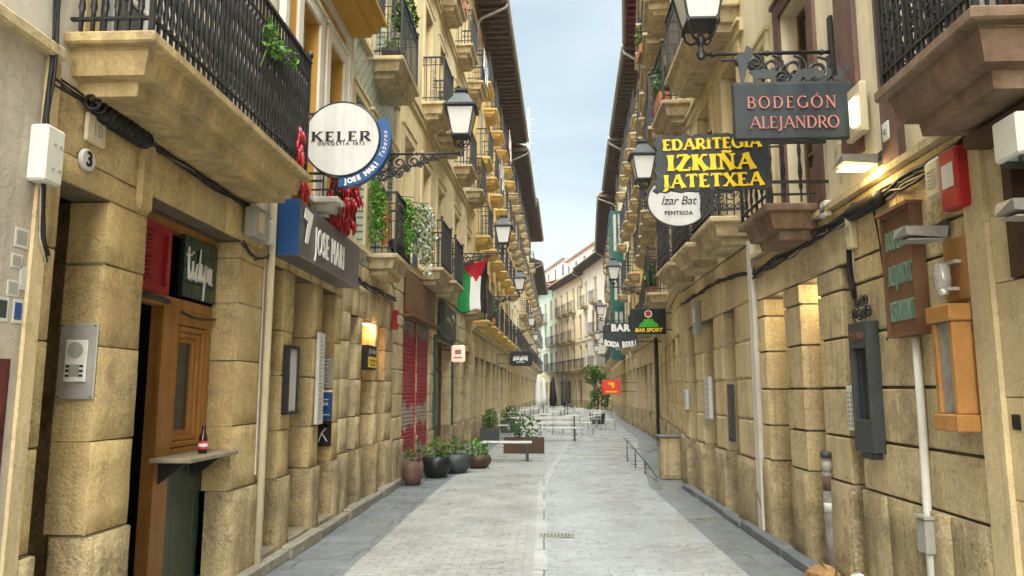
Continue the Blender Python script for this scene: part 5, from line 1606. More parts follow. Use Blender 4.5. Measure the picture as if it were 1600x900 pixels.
# -- cables
def cable_run(name, label, pts, n=7, spread=.03, r=.008, sag=.03, mats=('rubber',), seed=1, coil=None):
    rn = random.Random(seed)
    t = thing(name, label, 'cables', pts[0])
    o = Vector(pts[0])
    for mi, m in enumerate(mats):
        b = MB()
        for k in range(n if mi == 0 else max(1, n // 4)):
            P = []
            oy, oz = rn.uniform(-spread, spread), rn.uniform(-spread, spread); ph = rn.uniform(0, 6)
            for i in range(len(pts) - 1):
                a, c = Vector(pts[i]), Vector(pts[i + 1])
                st = max(2, int((c - a).length / .16))
                for j in range(st + (i == len(pts) - 2)):
                    q = a.lerp(c, j / st) - o
                    q += Vector((abs(oy) * .8 + rn.uniform(-.004, .012), rn.uniform(-.01, .01), oz + sag * math.sin(ph + j * .9) * rn.uniform(.4, 1)))
                    q.x *= 1
                    P.append(q)
            b.tube(P, r * rn.uniform(.7, 1.3), 5)
        b.build('cable', M[m], t)
    if coil:
        b = MB()
        for (y0, y1, xz, zz, R0) in coil:
            b.tube([(xz + R0 * math.cos(a), y0 + (y1 - y0) * a / (6.283 * 9), zz + R0 * math.sin(a)) for a in [6.283 * 9 * i / 120 for i in range(121)]], .012, 5)
        b.build('cable_coil', M[mats[0]], t)
    return t
cable_run('cable_bundle', 'bundle of black cables along the wall under the near left balcony', [(-2.63, 3.66, 3.31), (-2.63, 4.6, 3.30), (-2.63, 5.6, 3.27), (-2.63, 6.9, 3.28)], 6, .02, .008, .018, ('rubber', 'cable_w'), 3, coil=[(.25, .75, .05, -.02, .035)])
cable_run('cable_bundle', 'cables dropping down the corner at the left edge of the picture', [(-2.62, 3.60, 4.6), (-2.62, 3.62, 3.5), (-2.61, 3.60, 2.9), (-2.62, 3.66, 2.45), (-2.62, 3.72, 2.35)], 6, .025, .007, .015, ('rubber', 'cable_w'), 4)
cable_run('cable_bundle', 'black cables sagging below the plant balcony on the left', [(-2.63, 9.5, 3.32), (-2.63, 10.4, 3.18), (-2.63, 11.6, 3.22), (-2.63, 12.9, 3.25)], 7, .03, .010, .03, ('rubber', 'cable_w'), 6)
cable_run('cable_bundle', 'loops of cable around the meter box on the left', [(-2.62, 6.2, 2.95), (-2.62, 6.5, 2.86), (-2.62, 6.85, 2.95), (-2.62, 6.95, 3.2)], 4, .02, .007, .03, ('rubber',), 7)
cable_run('cable_bundle', 'thick bundle of black cables running below the brown balcony', [(2.46, 3.5, 3.12), (2.46, 4.4, 3.10), (2.46, 5.2, 3.08), (2.46, 6.0, 3.08), (2.46, 7.2, 3.05), (2.46, 8.7, 3.02)], 9, .045, .010, .03, ('rubber', 'cable_w'), 12)
cable_run('cable_bundle', 'black cables strung along the right wall under the row of cream balconies', [(2.46, 8.7, 3.05), (2.46, 10.5, 3.2), (2.46, 13.4, 3.2)], 6, .035, .010, .03, ('rubber',), 13)
t_ = thing('cable_splice', 'black ribbed cable splice sleeve on the right wall', 'cable splice', (2.44, 5.32, 3.04))
b = MB()
prof = [(0, 0), (.045, 0)]
for i in range(9): prof += [(.062, .03 + i * .055), (.05, .045 + i * .055), (.062, .06 + i * .055)]
prof += [(.045, .54), (0, .54)]
b.lathe(prof, 10, axis='y'); b.build('sleeve', M['rubber'], t_)
t_ = thing('cable_splice', 'black ribbed cable sleeve high on the left wall under the balcony edge', 'cable splice', (-2.60, 4.05, 3.28))
b = MB(); b.lathe(prof, 9, axis='y'); b.build('sleeve', M['rubber'], t_)

# ================================================================ things on the right walls
t_ = thing('door_sign', 'brown panel with three rows of grey green letters beside the wooden menu case', 'sign', (2.485, 5.08, 2.44))
b = MB()
b.box(-.05, .01, -.20, .20, -.40, .42)
for q in ((-.215, -.20), (.20, .215)): b.box(-.075, .01, q[0], q[1], -.42, .44)
b.box(-.075, .01, -.20, .20, .42, .44); b.box(-.075, .01, -.20, .20, -.42, -.40)
b.box(-.10, .01, -.225, .225, .44, .465)
b.build('board', M['brown_p'], t_)
b = MB()
for tx, zz in (('BODEGON', .245), ('ALEJANDRO', .0), ('RESTAURANTE', -.25)):
    tt = bfont(tx, .20, ext=.006, spacing=1.12)
    wdt = max(v[0] for v in tt[0]) - min(v[0] for v in tt[0])
    put_wall(b, tt, 1, 0, zz, -.055, sx=.36 / wdt)
b.build('lettering', M['green_l'], t_)

t_ = thing('menu_case', 'orange pine menu case with grey glass on the right stone wall', 'menu case', (2.50, 4.51, 1.44))
b = MB()
b.cbox(-.15, 0, -.135, .135, .62, .72, .008); b.cbox(-.15, 0, -.135, .135, -.02, .08, .008)
b.cbox(-.13, 0, -.115, -.07, .081, .619, .006); b.cbox(-.13, 0, .07, .115, .081, .619, .006)
b.box(-.02, -.002, -.069, .069, .081, .619)
b.build('case', M['wood_l'], t_)
b = MB(); b.box(-.11, -.10, -.068, .068, .082, .618); b.build('pane', mat('menu sheet under glass', (0.28, 0.28, 0.26), .15, .3, 16, spec=.5), t_)
t_ = thing('menu_case', 'black iron menu case with a scrolled top beside the brown lettered panel', 'menu case', (2.5, 5.78, 1.20))
b = MB()
b.cbox(-.10, 0, -.16, -.125, .0, .98, .006); b.cbox(-.10, 0, .125, .16, .0, .98, .006); b.cbox(-.10, 0, -.124, .124, .0, .24, .006); b.cbox(-.10, 0, -.124, .124, .78, .98, .006)
b.box(-.02, -.002, -.124, .124, .241, .779); b.cbox(-.08, 0, -.09, .09, -.05, -.002, .006)
b.build('case', M['iron_g'], t_)
b = MB(); b.box(-.06, -.055, -.123, .123, .242, .778); b.build('pane', M['pane'], t_)
b = MB(); b.box(-.05, -.045, -.09, .02, .30, .62); b.build('menu_sheet', M['curtain'], t_)
b = MB()
for k in range(4): b.tube([(-.05, -.12 + .08 * k + x, 1.05 + z) for x, z in spiral(0, 0, .055, .012, 90 * k, 1.5, 14)], .008, 5)
for k in range(3): b.tube([(-.05, -.08 + .08 * k + x, 1.14 + z) for x, z in spiral(0, 0, .045, .012, 90 * k, 1.5, 14)], .008, 5)
b.build('scrollwork', M['iron'], t_)
b = MB(); put_wall(b, bfont('MENU', .085), 1, 0, .87, -.101); b.build('lettering', M['brown_p'], t_)

t_ = thing('door_intercom', 'white intercom strip with two rows of buttons beside the black menu case', 'intercom', (2.5, 6.16, 1.34))
b = MB(); b.cbox(-.03, 0, -.07, .07, 0, .36, .008); b.build('panel', M['plastic_w'], t_)
b = MB()
for i in range(8):
    for y in (-.045, .015): b.box(-.034, -.0302, y, y + .03, .03 + i * .037, .05 + i * .037)
b.build('button', M['plastic_g'], t_)

t_ = thing('downpipe', 'white plastic pipe with a grey clamp box low on the right wall', 'pipe', (2.5, 5.02, 0))
b = MB(); b.tube([(-.03, 0, 2.0), (-.03, 0, 1.5), (-.03, .02, .9), (-.03, .03, .02)], .027, 10); b.build('pipe', M['plastic_w'], t_)
b = MB(); b.cbox(-.08, .0, -.04, .09, .62, .84, .012); b.box(-.09, .0, -.05, .10, .842, .86); b.build('clamp_box', M['plastic_g'], t_)
t_ = thing('drainpipe', 'short white and rust drainpipe covered in stickers at the foot of the right wall', 'pipe', (2.5, 6.72, 0))
b = MB(); b.tube([(-.04, 0, .02), (-.04, 0, 1.12)], .042, 10); b.build('pipe', M['old_pipe'], t_)
b = MB(); b.tube([(-.04, 0, 1.08), (-.04, 0, 1.13)], .05, 10); b.build('collar', M['iron_g'], t_)
for z0, z1, m in ((.80, .93, 'trim_b'), (.96, 1.05, 'plastic_g'), (.62, .70, 'white')):
    b = MB(); b.tube([(-.04, 0, z0), (-.04, 0, z1)], .0435, 10); b.build('sticker', M[m], t_)

alarm_box('bright red alarm box with a white label on the right wall', 2.49, 4.36, 2.72, 1, 'red', .36, .19)
t_ = thing('alarm_siren', 'cream rounded siren box left of the red alarm box', 'alarm box', (2.49, 4.58, 2.83))
b = MB(); b.cbox(-.07, 0, -.10, .10, 0, .27, .035); b.build('housing', M['plastic_c'], t_)
b = MB()
for i in range(5): b.box(-.074, -.0705, -.05, .05, .08 + .025 * i, .09 + .025 * i)
b.build('grille', M['plastic_g'], t_)

def flood(label, y, z, lit=False, wd=.26, out=.30, rot=0):
    t = thing('flood_lamp', label, 'flood lamp', (2.49, y, z))
    b = MB(); b.hexa([(-out - .12, -wd / 2, .0), (-out + .12, -wd / 2, -.02), (-out + .12, wd / 2, -.02), (-out - .12, wd / 2, .0)], [(-out - .13, -wd / 2 - .01, .05), (-out + .13, -wd / 2 - .01, .05), (-out + .10, wd / 2 + .01, .065), (-out - .10, wd / 2 + .01, .065)])
    b.build('housing', M['zinc'], t)
    b = MB(); b.box(-out - .10, -out + .10, -wd / 2 + .02, wd / 2 - .02, -.03, -.021)
    b.build('lens', emis('lit flood lens', (1, .78, .35), .6) if lit else M['plastic_g'], t)
    b = MB(); b.tube([(0, 0, .04), (-out + .05, 0, .045)], .015, 6); b.box(-.012, 0, -.05, .05, .0, .1); b.build('arm', M['iron_g'], t)
    if lit:
        l = bpy.data.lights.new('lamp_glow', 'POINT'); l.energy = .9; l.color = (1, .72, .32); l.shadow_soft_size = .06
        o = bpy.data.objects.new('lamp_glow', l); COL.objects.link(o); o.parent = t; o.location = (-out + .05, 0, -.10)
    return t
flood('lit flood lamp glowing yellow above the brown lettered panel', 5.36, 3.30, True, .20, .20)
flood('unlit grey flood lamp above the pine menu case', 4.60, 2.60, False, .18, .16)
flood('large grey flood lamp at the right edge of the picture', 3.56, 2.50, False, .16, .16)

t_ = thing('wall_sconce', 'clear glass sconce on a square wooden board on the right wall', 'wall lamp', (2.5, 4.48, 2.38))
b = MB(); b.cbox(-.02, 0, -.15, .15, -.19, .19, .005); b.build('back_board', M['wood_l'], t_)
b = MB(); b.lathe([(.02, -.11), (.045, -.09), (.052, -.02), (.046, .05), (.03, .07), (0, .07)], 12, (-.09, .05, -.03)); b.build('glass', mat('cloudy lamp glass', (0.36, 0.35, 0.31), .1, .4, 30, spec=.7), t_)
b = MB(); b.box(-.10, -.02, -.0, .06, -.13, -.11); b.tube([(-.10, .03, -.12), (-.10, .03, -.16)], .03, 8); b.box(-.06, -.02, -.04, .10, .03, .05); b.build('mount', M['steel'], t_)

t_ = thing('lit_lightbox', 'yellowed box lamp with a glowing tube beside the dark two-line sign', 'wall lamp', (2.47, 5.62, 3.80))
b = MB(); b.cbox(-.06, .0, -.15, .15, -.2, .2, .01); b.build('box', M['plastic_c'], t_)
b = MB(); b.cbox(-.10, -.061, -.13, -.02, -.14, .09, .02); b.build('lit_tube', emis('warm tube', (1, .93, .72), .25), t_)

for lab, y, z, sx_, m in (('small white box on the plaster above the lit flood lamp', 5.18, 3.42, .05, 'plastic_w'), ('small white box under the brown balcony corner', 6.42, 3.16, .06, 'plastic_w'), ('pale socket box on plaster right of the brown balcony', 6.05, 3.55, .06, 'plastic_c'), ('tall white junction box on the right wall below the cables', 5.92, 2.78, .05, 'plastic_c')):
    t_ = thing('junction_box', lab, 'junction box', (2.5, y, z))
    h = .30 if 'tall' in lab else .14
    b = MB(); b.cbox(-.06, 0, -sx_, sx_, 0, h, .01); b.build('cover', M[m], t_)
    b = MB(); b.box(-.066, -.0605, -sx_ * .4, sx_ * .4, h * .4, h * .6); b.tube([(-.03, 0, 0), (-.03, 0, -.2)], .008, 5); b.build('socket', M['plastic_g'], t_)
cable_run('cable_bundle', 'knot of black cable hanging beside the tall junction box', [(2.47, 6.0, 2.95), (2.47, 6.02, 2.6), (2.47, 5.98, 2.4)], 10, .04, .010, .02, ('rubber',), 22)
cable_run('cable_bundle', 'single black cable running down left of the brown lettered panel', [(2.49, 5.55, 3.0), (2.49, 5.48, 2.6), (2.49, 5.42, 2.1), (2.49, 5.5, 2.02)], 2, .008, .007, .004, ('rubber',), 23)

t_ = thing('air_conditioner', 'grey white air conditioner unit under the dark balcony at the right edge', 'air conditioner', (2.40, 3.60, 2.78))
b = MB(); b.cbox(-.13, .10, -.10, .10, 0, .21, .012); b.build('casing', M['plastic_w'], t_)
b = MB()
for R_ in (.025, .05, .07, .09): b.tube([(.0 + R_ * math.cos(rad(a)), -.104, .105 + R_ * math.sin(rad(a))) for a in range(0, 360, 20)], .0035, 4, closed=True)
for a in range(0, 360, 45): b.bar((.0, -.104, .105), (.09 * math.cos(rad(a)), -.104, .105 + .09 * math.sin(rad(a))), .003)
b.build('fan_grille', M['iron_g'], t_)
for y in (-.07, .04):
    b = MB(); b.box(-.1, .10, y, y + .03, -.03, -.002); b.build('wall_bracket', M['iron_g'], t_)

# passage lights
for k, (y, lab) in enumerate(((7.06, 'bright ceiling spot in the nearer stone passage on the right'), (8.0, 'bright ceiling spot in the farther stone passage on the right'))):
    t_ = thing('ceiling_spot', lab, 'ceiling lamp', (2.72, y, 2.70))
    b = MB(); b.lathe([(.0, .08), (.05, .08), (.055, .0), (.045, -.01)], 12); b.build('housing', M['white'], t_)
    b = MB(); b.lathe([(0, -.02), (.04, -.012), (.05, .0)], 12); b.build('bulb', emis('bright bulb %d' % k, (1, .92, .7), 2.5), t_)
    l = bpy.data.lights.new('spot_glow', 'POINT'); l.energy = .7; l.color = (1, .80, .45); l.shadow_soft_size = .05
    o = bpy.data.objects.new('spot_glow', l); COL.objects.link(o); o.parent = t_; o.location = (0, 0, -.09)
l = bpy.data.lights.new('window_glow', 'POINT'); l.energy = .6; l.color = (1, .65, .25); l.shadow_soft_size = .1
t_ = thing('strip_lamp', 'small strip lamp over the amber window on the left', 'lamp', (-2.72, 11.5, 2.69))
b = MB(); b.box(-.1, .05, -.3, .3, 0, .03); b.build('housing', M['white'], t_)
b = MB(); b.box(-.08, .03, -.28, .28, -.012, -.001); b.build('tube', emis('strip tube', (1, .8, .45), .8), t_)
o = bpy.data.objects.new('window_glow', l); COL.objects.link(o); o.parent = t_; o.location = (.05, 0, -.1)

# right wall small things farther down
alarm_box('grey utility box with a red foot on the right wall near the round sign', 2.49, 11.9, 2.55, 1, 'plastic_g', .55, .28)
for lab, y, z, h, wd, m in (('narrow white notice on the right wall between stone piers', 11.35, 1.25, .62, .16, 'white'), ('small white doorbell panel farther along the right wall', 13.1, 1.35, .34, .12, 'white')):
    t_ = thing('notice_panel', lab, 'notice', (2.5, y, z))
    b = MB(); b.cbox(-.06, 0, -wd, wd, 0, h, .008); b.build('panel', M[m], t_)
    b = MB()
    for i in range(7): b.box(-.064, -.0605, -wd * .7, wd * .5, h * (.1 + .12 * i), h * (.1 + .12 * i) + .012)
    b.build('lettering', M['plastic_g'], t_)
t_ = thing('poster_case', 'small dark glazed niche in a cream pier on the right', 'display case', (2.5, 10.05, 1.0))
b = MB(); b.cbox(-.04, 0, -.12, .12, 0, .75, .008); b.build('case', M['iron_g'], t_)
b = MB(); b.box(-.045, -.0405, -.09, .09, .05, .7); b.build('pane', M['pane'], t_)

# ================================================================ plants, peppers, flag
def leaves(b, rn, c, R, n, s=.05, droop=0.0):
    for i in range(n):
        while True:
            p = Vector((rn.uniform(-1, 1), rn.uniform(-1, 1), rn.uniform(-1, 1)))
            if p.length < 1: break
        q = Vector((c[0] + p.x * R[0], c[1] + p.y * R[1], c[2] + p.z * R[2]))
        a = Vector((rn.uniform(-1, 1), rn.uniform(-1, 1), rn.uniform(-.7, .7) - droop)).normalized()
        e = a.cross(Vector((rn.uniform(-1, 1), rn.uniform(-1, 1), rn.uniform(-1, 1)))).normalized()
        l = s * rn.uniform(.6, 1.3); w_ = l * .32
        up = a.cross(e) * l * .12
        b.add([q - a * l * .5, q + e * w_ + up, q + a * l * .6, q - e * w_ + up], [(0, 1, 2, 3)])
def strand(b, rn, x, y, z0, z1, n, s, w_=.05):
    for i in range(n):
        f = rn.random()
        z = z0 + (z1 - z0) * f
        ww = w_ * (.5 + 1.0 * math.sin(min(1, f * 1.3 + .15) * 2.6))
        leaves(b, rn, (x, y, z), (ww, ww, .03), 1, s, .8)
def planter(label, name, x, y, z, parts_, group=None, pot=None, cat='plant', bar=None):
    t = thing(name, label, cat, (x, y, z), 0, group)
    for nm, m, fn in parts_:
        b = MB(); fn(b); b.build(nm, M[m], t)
    return t
rn = random.Random(31)
def strands(lst, s, w_, n=120):
    def f(b):
        for (x, y, z0, z1) in lst: strand(b, rn, x, y, z0, z1, n, s, w_)
        
    return f
planter('string of green and orange trailing flowers at the near end of the plant balcony', 'hanging_plant', -2.55, 10.75, 4.5,
        [('foliage', 'leaf_l', strands([(0, 0, .3, -.62), (.05, .1, .28, -.4), (.1, .18, .2, -.55)], .06, .075, 230)), ('flowers', 'leaf_o', strands([(.13, .2, .1, -.65), (.16, .3, .05, -.55)], .05, .05, 120)),
         ('cord', 'iron', lambda b: b.tube([(.05, 0, .35), (.05, .4, .34)], .008, 4))])
planter('bright green trailing plant hanging from the plant balcony', 'hanging_plant', -2.20, 11.6, 4.5,
        [('foliage', 'leaf_l', strands([(-.06, 0, .25, -.62), (.0, .05, .25, -.68), (.05, .1, .15, -.6)], .06, .085, 260)), ('cord', 'iron', lambda b: b.tube([(-.2, 0, .3), (.1, .1, .3)], .008, 4))])
planter('white flowering trailing plant at the far end of the plant balcony', 'hanging_plant', -2.06, 12.2, 4.55,
        [('foliage', 'leaf', strands([(0, 0, .25, -.6), (.08, .1, .22, -.75)], .06, .11, 170)), ('flowers', 'leaf_w', strands([(.0, 0, .25, -.7), (.1, .12, .22, -.95), (.05, .05, .25, -.5)], .055, .11, 200)), ('cord', 'iron', lambda b: b.tube([(-.2, 0, .3), (.1, .1, .3)], .008, 4))])
planter('spiky green plant in a box on the higher tiled balcony', 'potted_plant', -2.38, 11.1, 6.86,
        [('box', 'wood_d', lambda b: b.cbox(-.14, .14, -.22, .3, 0, .16, .01)), ('foliage', 'leaf', lambda b: [b.add([(0, q * .05 - .1, .14), (.012, q * .05 - .1, .14), (rn.uniform(-.3, .3), q * .06 - .1 + rn.uniform(-.2, .2), rn.uniform(.3, .55))], [(0, 1, 2)]) for q in range(-2, 8) for _ in range(9)])])
planter('leafy plant spilling over the top of the high tiled balcony', 'potted_plant', -2.40, 12.1, 8.0,
        [('foliage', 'leaf', lambda b: leaves(b, rn, (0, 0, .15), (.22, .45, .40), 420, .10)), ('pot', 'terra', lambda b: b.lathe([(0, -1.14), (.12, -1.14), (.16, -.86), (.13, -.86), (0, -.9)], 12)), ('stem', 'wood_d', lambda b: b.tube([(0, 0, -.9), (.02, 0, -.4), (0, .05, .2)], .02, 5))])
planter('creeper with small leaves woven through the big black railing', 'climbing_plant', -2.16, 5.45, 4.40,
        [('foliage', 'leaf_l', lambda b: (leaves(b, rn, (.03, 0, 0), (.05, .2, .16), 70, .06), leaves(b, rn, (.05, .30, .02), (.06, .16, .10), 30, .06))), ('stem', 'leaf', lambda b: b.tube([(.02, -.2, -.3), (.03, -.05, 0), (.02, .2, .1), (.04, .5, .05)], .006, 4))])
planter('tuft of small ferns growing from the wall beside the dark balcony', 'wall_plant', 2.42, 4.72, 3.58,
        [('foliage', 'leaf_l', lambda b: leaves(b, rn, (0, 0, 0), (.06, .07, .15), 110, .045, .4)), ('root', 'leaf', lambda b: b.tube([(.05, 0, .1), (.0, 0, 0), (-.02, 0, -.2)], .006, 4))])
planter('green fronds at the top of the near left balcony railing', 'hanging_basket', -2.19, 4.55, 4.85,
        [('foliage', 'leaf', lambda b: leaves(b, rn, (0, 0, .0), (.08, .25, .10), 130, .08)), ('basket', 'iron', lambda b: b.cbox(-.05, .02, -.2, .2, -.08, .04, .01))])
planter('dark railing plants with red blooms on the second cream house balcony', 'potted_plant', -1.98, 17.0, 8.35,
        [('foliage', 'leaf', lambda b: leaves(b, rn, (0, 0, .1), (.16, .75, .42), 420, .11)), ('flowers', 'red', lambda b: leaves(b, rn, (0, 0.2, .42), (.12, .3, .12), 40, .09)), ('box', 'wood_d', lambda b: b.box(-.1, .1, -.7, .7, -.5, -.3))])

def peppers(label, x, y, z, Lh, wd, n, seed):
    rn = random.Random(seed)
    t = thing('pepper_string', label, 'dried peppers', (x, y, z), 0, 'strings of dried red peppers')
    b = MB()
    for i in range(n):
        f = (i + .5) / n
        a = rn.uniform(0, 6.28); rr = wd * rn.uniform(.35, 1.0) * (.75 + .5 * math.sin(f * 3))
        px, py, pz = rr * math.cos(a), rr * math.sin(a), -f * Lh
        l = rn.uniform(.10, .15); ox, oy = math.cos(a) * .035 + rn.uniform(-.02, .02), math.sin(a) * .035 + rn.uniform(-.02, .02)
        pts = [(px, py, pz), (px + ox * .5, py + oy * .5, pz - l * .3), (px + ox * .8, py + oy * .8, pz - l * .7), (px + ox * .6, py + oy * .6, pz - l)]
        o0 = len(b.v); b.tube(pts, .021, 5, r2=.004)
    b.build('peppers', M['pepper'], t)
    b = MB(); b.tube([(0, 0, .06), (0, 0, -Lh)], .006, 4); b.build('cord', M['wood_g'], t)
peppers('thick string of dried red peppers right below the round white sign', -2.36, 8.45, 4.32, .74, .15, 300, 1)
peppers('short red pepper string at the corner of the near balcony', -2.47, 7.12, 4.10, .22, .07, 44, 3)
peppers('thin red pepper string sloping down onto the grey fascia sign', -2.44, 7.14, 3.88, .24, .045, 40, 4)
peppers('little red pepper string tied in the near black railing', -2.19, 6.27, 4.0, .30, .04, 34, 5)
# laundry and pots on the far balconies
def laundry(label, x, y, z, m1, m2, n=5, seed=1):
    rn = random.Random(seed)
    t = thing('laundry', label, 'laundry', (x, y, z))
    b = MB(); b.tube([(0, 0, 0), (0, n * .34, 0)], .008, 4); b.build('line', M['cable_w'], t)
    for k in range(n):
        b = MB(); h = rn.uniform(.45, 1.0); w_ = rn.uniform(.22, .30); nn = 7
        vs = [(.02 * math.sin(i * 1.3 + j), k * .34 + w_ * i / nn, -h * j / 4) for j in range(5) for i in range(nn + 1)]
        b.add(vs, [(j * (nn + 1) + i, j * (nn + 1) + i + 1, (j + 1) * (nn + 1) + i + 1, (j + 1) * (nn + 1) + i) for j in range(4) for i in range(nn)], True)
        b.build('garment', M[m1 if k % 2 else m2], t)
laundry('blue and white washing hung high on the cream house balcony left', -1.80, 21.6, 12.2, 'cloth_b', 'flag_w', 5, 3)
laundry('white sheets drying on the yellow house balcony', -1.55, 26.5, 10.3, 'flag_w', 'cloth_b', 6, 4)
laundry('pink and white washing on an upper yellow house balcony', -1.45, 31.0, 13.0, 'red_l', 'flag_w', 6, 5)
rn = random.Random(72)
for lab, x, y, z in (('green pot plant on the right upper moulded balcony', 2.12, 12.6, 7.0), ('bushy balcony plant high on the pale right house', 2.35, 16.5, 9.8), ('trailing balcony plant on the lower pale right house', 2.62, 18.0, 4.35),
                     ('green balcony plant on the first floor of the yellow house', -1.80, 26.0, 4.4), ('bushy plant on the third floor of the cream house left', -2.05, 18.0, 11.8)):
    planter(lab, 'potted_plant', x, y, z, [('foliage', 'leaf', lambda b: leaves(b, rn, (0, 0, .1), (.16, .4, .3), 150, .11)), ('box', 'terra', lambda b: b.box(-.1, .1, -.3, .3, -.42, -.2))])

# small planter, speaker and blue white banner on the plant balcony
t_ = thing('banner', 'blue and white striped banner tied to the plant balcony railing', 'banner', (-2.155, 12.15, 3.74))
b = MB(); b.box(-.0, .012, -.22, .22, .0, .62); b.build('cloth', M['blue'], t_)
b = MB(); b.box(.0125, .016, -.20, .20, .18, .36); b.build('stripe', M['white'], t_)
t_ = thing('speaker', 'black cylinder lamp lying on the plant balcony floor', 'lamp', (-2.30, 11.3, 3.90))
b = MB(); b.lathe([(0, -.2), (.09, -.2), (.10, 0), (.12, .16), (.10, .2), (.06, .14), (0, .14)], 12, axis='y'); b.build('housing', M['rubber'], t_)
b = MB(); b.box(-.02, .02, -.03, .03, -.18, -.08); b.build('foot', M['iron_g'], t_)

# flag under the second lantern
t_ = thing('flag', 'hanging flag of green, white and black bands with a red triangle', 'flag', (-2.36, 19.4, 5.18))
nU, nV = 24, 20
vs = []; fs = []; mi = []
for j in range(nV + 1):
    for i in range(nU + 1):
        u, v = i / nU, j / nV
        x = .06 + .82 * math.sin(u * 1.30) / math.sin(1.30) + .03 * math.sin(v * 5 + u * 3) * v
        z = -v * (1.42 + .06 * math.sin(u * 9)) + .16 * (u - .5) * (1 - v) - .10 * math.sin(u * math.pi) * (1 - v)
        y = .03 * math.sin(u * 11 + v * 2) * (.3 + .7 * v) + .30 * (1 - math.cos(u * 1.3)) * min(1, v * 3)
        vs.append((x - .12 * v * (u - .4), y, z))
b = MB()
o_ = len(b.v); b.v += vs
for j in range(nV):
    for i in range(nU):
        a = j * (nU + 1) + i
        u, v = (i + .5) / nU, (j + .5) / nV
        b.f.append([a, a + 1, a + nU + 2, a + nU + 1]); b.sm.append(True)
        tri = v < .40 * (1 - abs(u - .5) * 2)
        b.m.append(3 if tri else (0 if u < 1 / 3 else (1 if u < 2 / 3 else 2)))
fl = b.build('cloth', [M['flag_g'], M['flag_w'], M['flag_k'], M['flag_r']], t_)
so = fl.modifiers.new('thick', 'SOLIDIFY'); so.thickness = .004
b = MB(); b.tube([(0, 0, -.03), (.98, 0, .10)], .012, 6); b.build('pole', M['iron'], t_)

# small flag rolled high on the right
t_ = thing('rolled_flag', 'rolled dark and red flag on a pole high on the right wall', 'flag', (2.85, 17.5, 7.2))
b = MB(); b.tube([(.1, 0, -.2), (-.35, 0, 1.1)], .015, 6); b.build('pole', M['wood_d'], t_)
b = MB(); b.tube([(-.05, 0, .25), (-.10, 0.02, .45), (-.22, 0, .9), (-.33, 0, 1.08)], .08, 8, r2=.02); b.build('cloth', M['flag_k'], t_)
b = MB(); b.tube([(.0, 0, .02), (-.04, 0, .22)], .09, 8, r2=.07); b.build('red_edge', M['flag_r'], t_)

# ================================================================ street furniture in the middle distance
def round_pot(label, x, y, r, h, m, leafm, n, seed, group=None):
    rn = random.Random(seed)
    t = thing('planter', label, 'planter', (x, y, 0.004), 0, group)
    b = MB(); b.lathe([(0, 0), (r * .62, 0), (r * .92, h * .35), (r, h * .7), (r * .86, h), (r * .78, h), (r * .78, h * .9), (0, h * .9)], 18); b.build('pot', M[m], t)
    b = MB(); leaves(b, rn, (0, 0, h + .12), (r * .85, r * .85, .26), n, .09); b.build('foliage', M[leafm], t)
    b = MB(); b.tube([(0, 0, h * .85), (.02, 0, h + .2)], .012, 5); b.build('stem', M['wood_d'], t)
round_pot('reddish brown tub planter standing against the red roller shutter', -2.36, 13.5, .20, .42, 'trim_b', 'leaf', 40, 1)
round_pot('dark round pot just right of the reddish tub on the left', -2.12, 14.7, .30, .40, 'black', 'leaf', 90, 2)
round_pot('broad dark round pot, middle of the row on the left', -1.85, 15.5, .36, .38, 'iron_g', 'leaf', 120, 3)
round_pot('low mossy pot at the street end of the row', -1.45, 16.5, .30, .28, 'wood_d', 'leaf_l', 120, 4)
t_ = thing('parking_barrier', 'white and grey plank bench beyond the pots on the left', 'bench', (-.95, 18.2, 0.004))
b = MB()
for k in range(3): b.cbox(-.65, .65, -.2 + k * .14, -.08 + k * .14, .42, .46, .008)
b.build('seat', M['white'], t_)
b = MB()
for x in (-.55, .5): b.cbox(x, x + .07, -.18, .2, 0, .418, .01)
b.build('leg', M['iron_g'], t_)
def planter_box(label, x, y, wd, h, m, seed):
    rn = random.Random(seed)
    t = thing('planter_box', label, 'planter', (x, y, 0.004))
    b = MB()
    for q in ((-wd / 2, wd / 2, -.2, -.16), (-wd / 2, wd / 2, .16, .2), (-wd / 2, -wd / 2 + .04, -.159, .159), (wd / 2 - .04, wd / 2, -.159, .159)): b.cbox(q[0], q[1], q[2], q[3], 0, h, .006)
    b.box(-wd / 2 + .04, wd / 2 - .04, -.159, .159, .02, h - .06)
    b.build('box', M[m], t)
    b = MB(); leaves(b, rn, (0, 0, h + .25), (wd * .45, .22, .38), 260, .10); b.build('foliage', M['leaf'], t)
planter_box('brown wooden planter box beyond the bench on the left', -.55, 20.5, 1.1, .42, 'wood_d', 5)
planter_box('dark planter with a bushy plant against the far left wall', -1.75, 24.2, .6, .5, 'iron_g', 6)
planter_box('second dark planter with a bush farther along the left wall', -1.35, 30.5, .8, .5, 'iron_g', 7)
t_ = thing('bench', 'long white slatted bench standing across the far paving', 'bench', (.1, 25.5, 0.004))
b = MB()
for k in range(4): b.cbox(-1.1, 1.1, -.24 + k * .12, -.14 + k * .12, .42, .455, .006)
b.cbox(-1.1, 1.1, .24, .27, .55, .65, .006); b.cbox(-1.1, 1.1, .25, .28, .70, .80, .006)
b.build('slats', M['white'], t_)
b = MB()
for x in (-.95, .9): b.cbox(x, x + .05, -.2, .25, 0, .418, .006); b.cbox(x, x + .05, .20, .238, .455, .82, .006)
b.build('frame', M['iron_g'], t_)

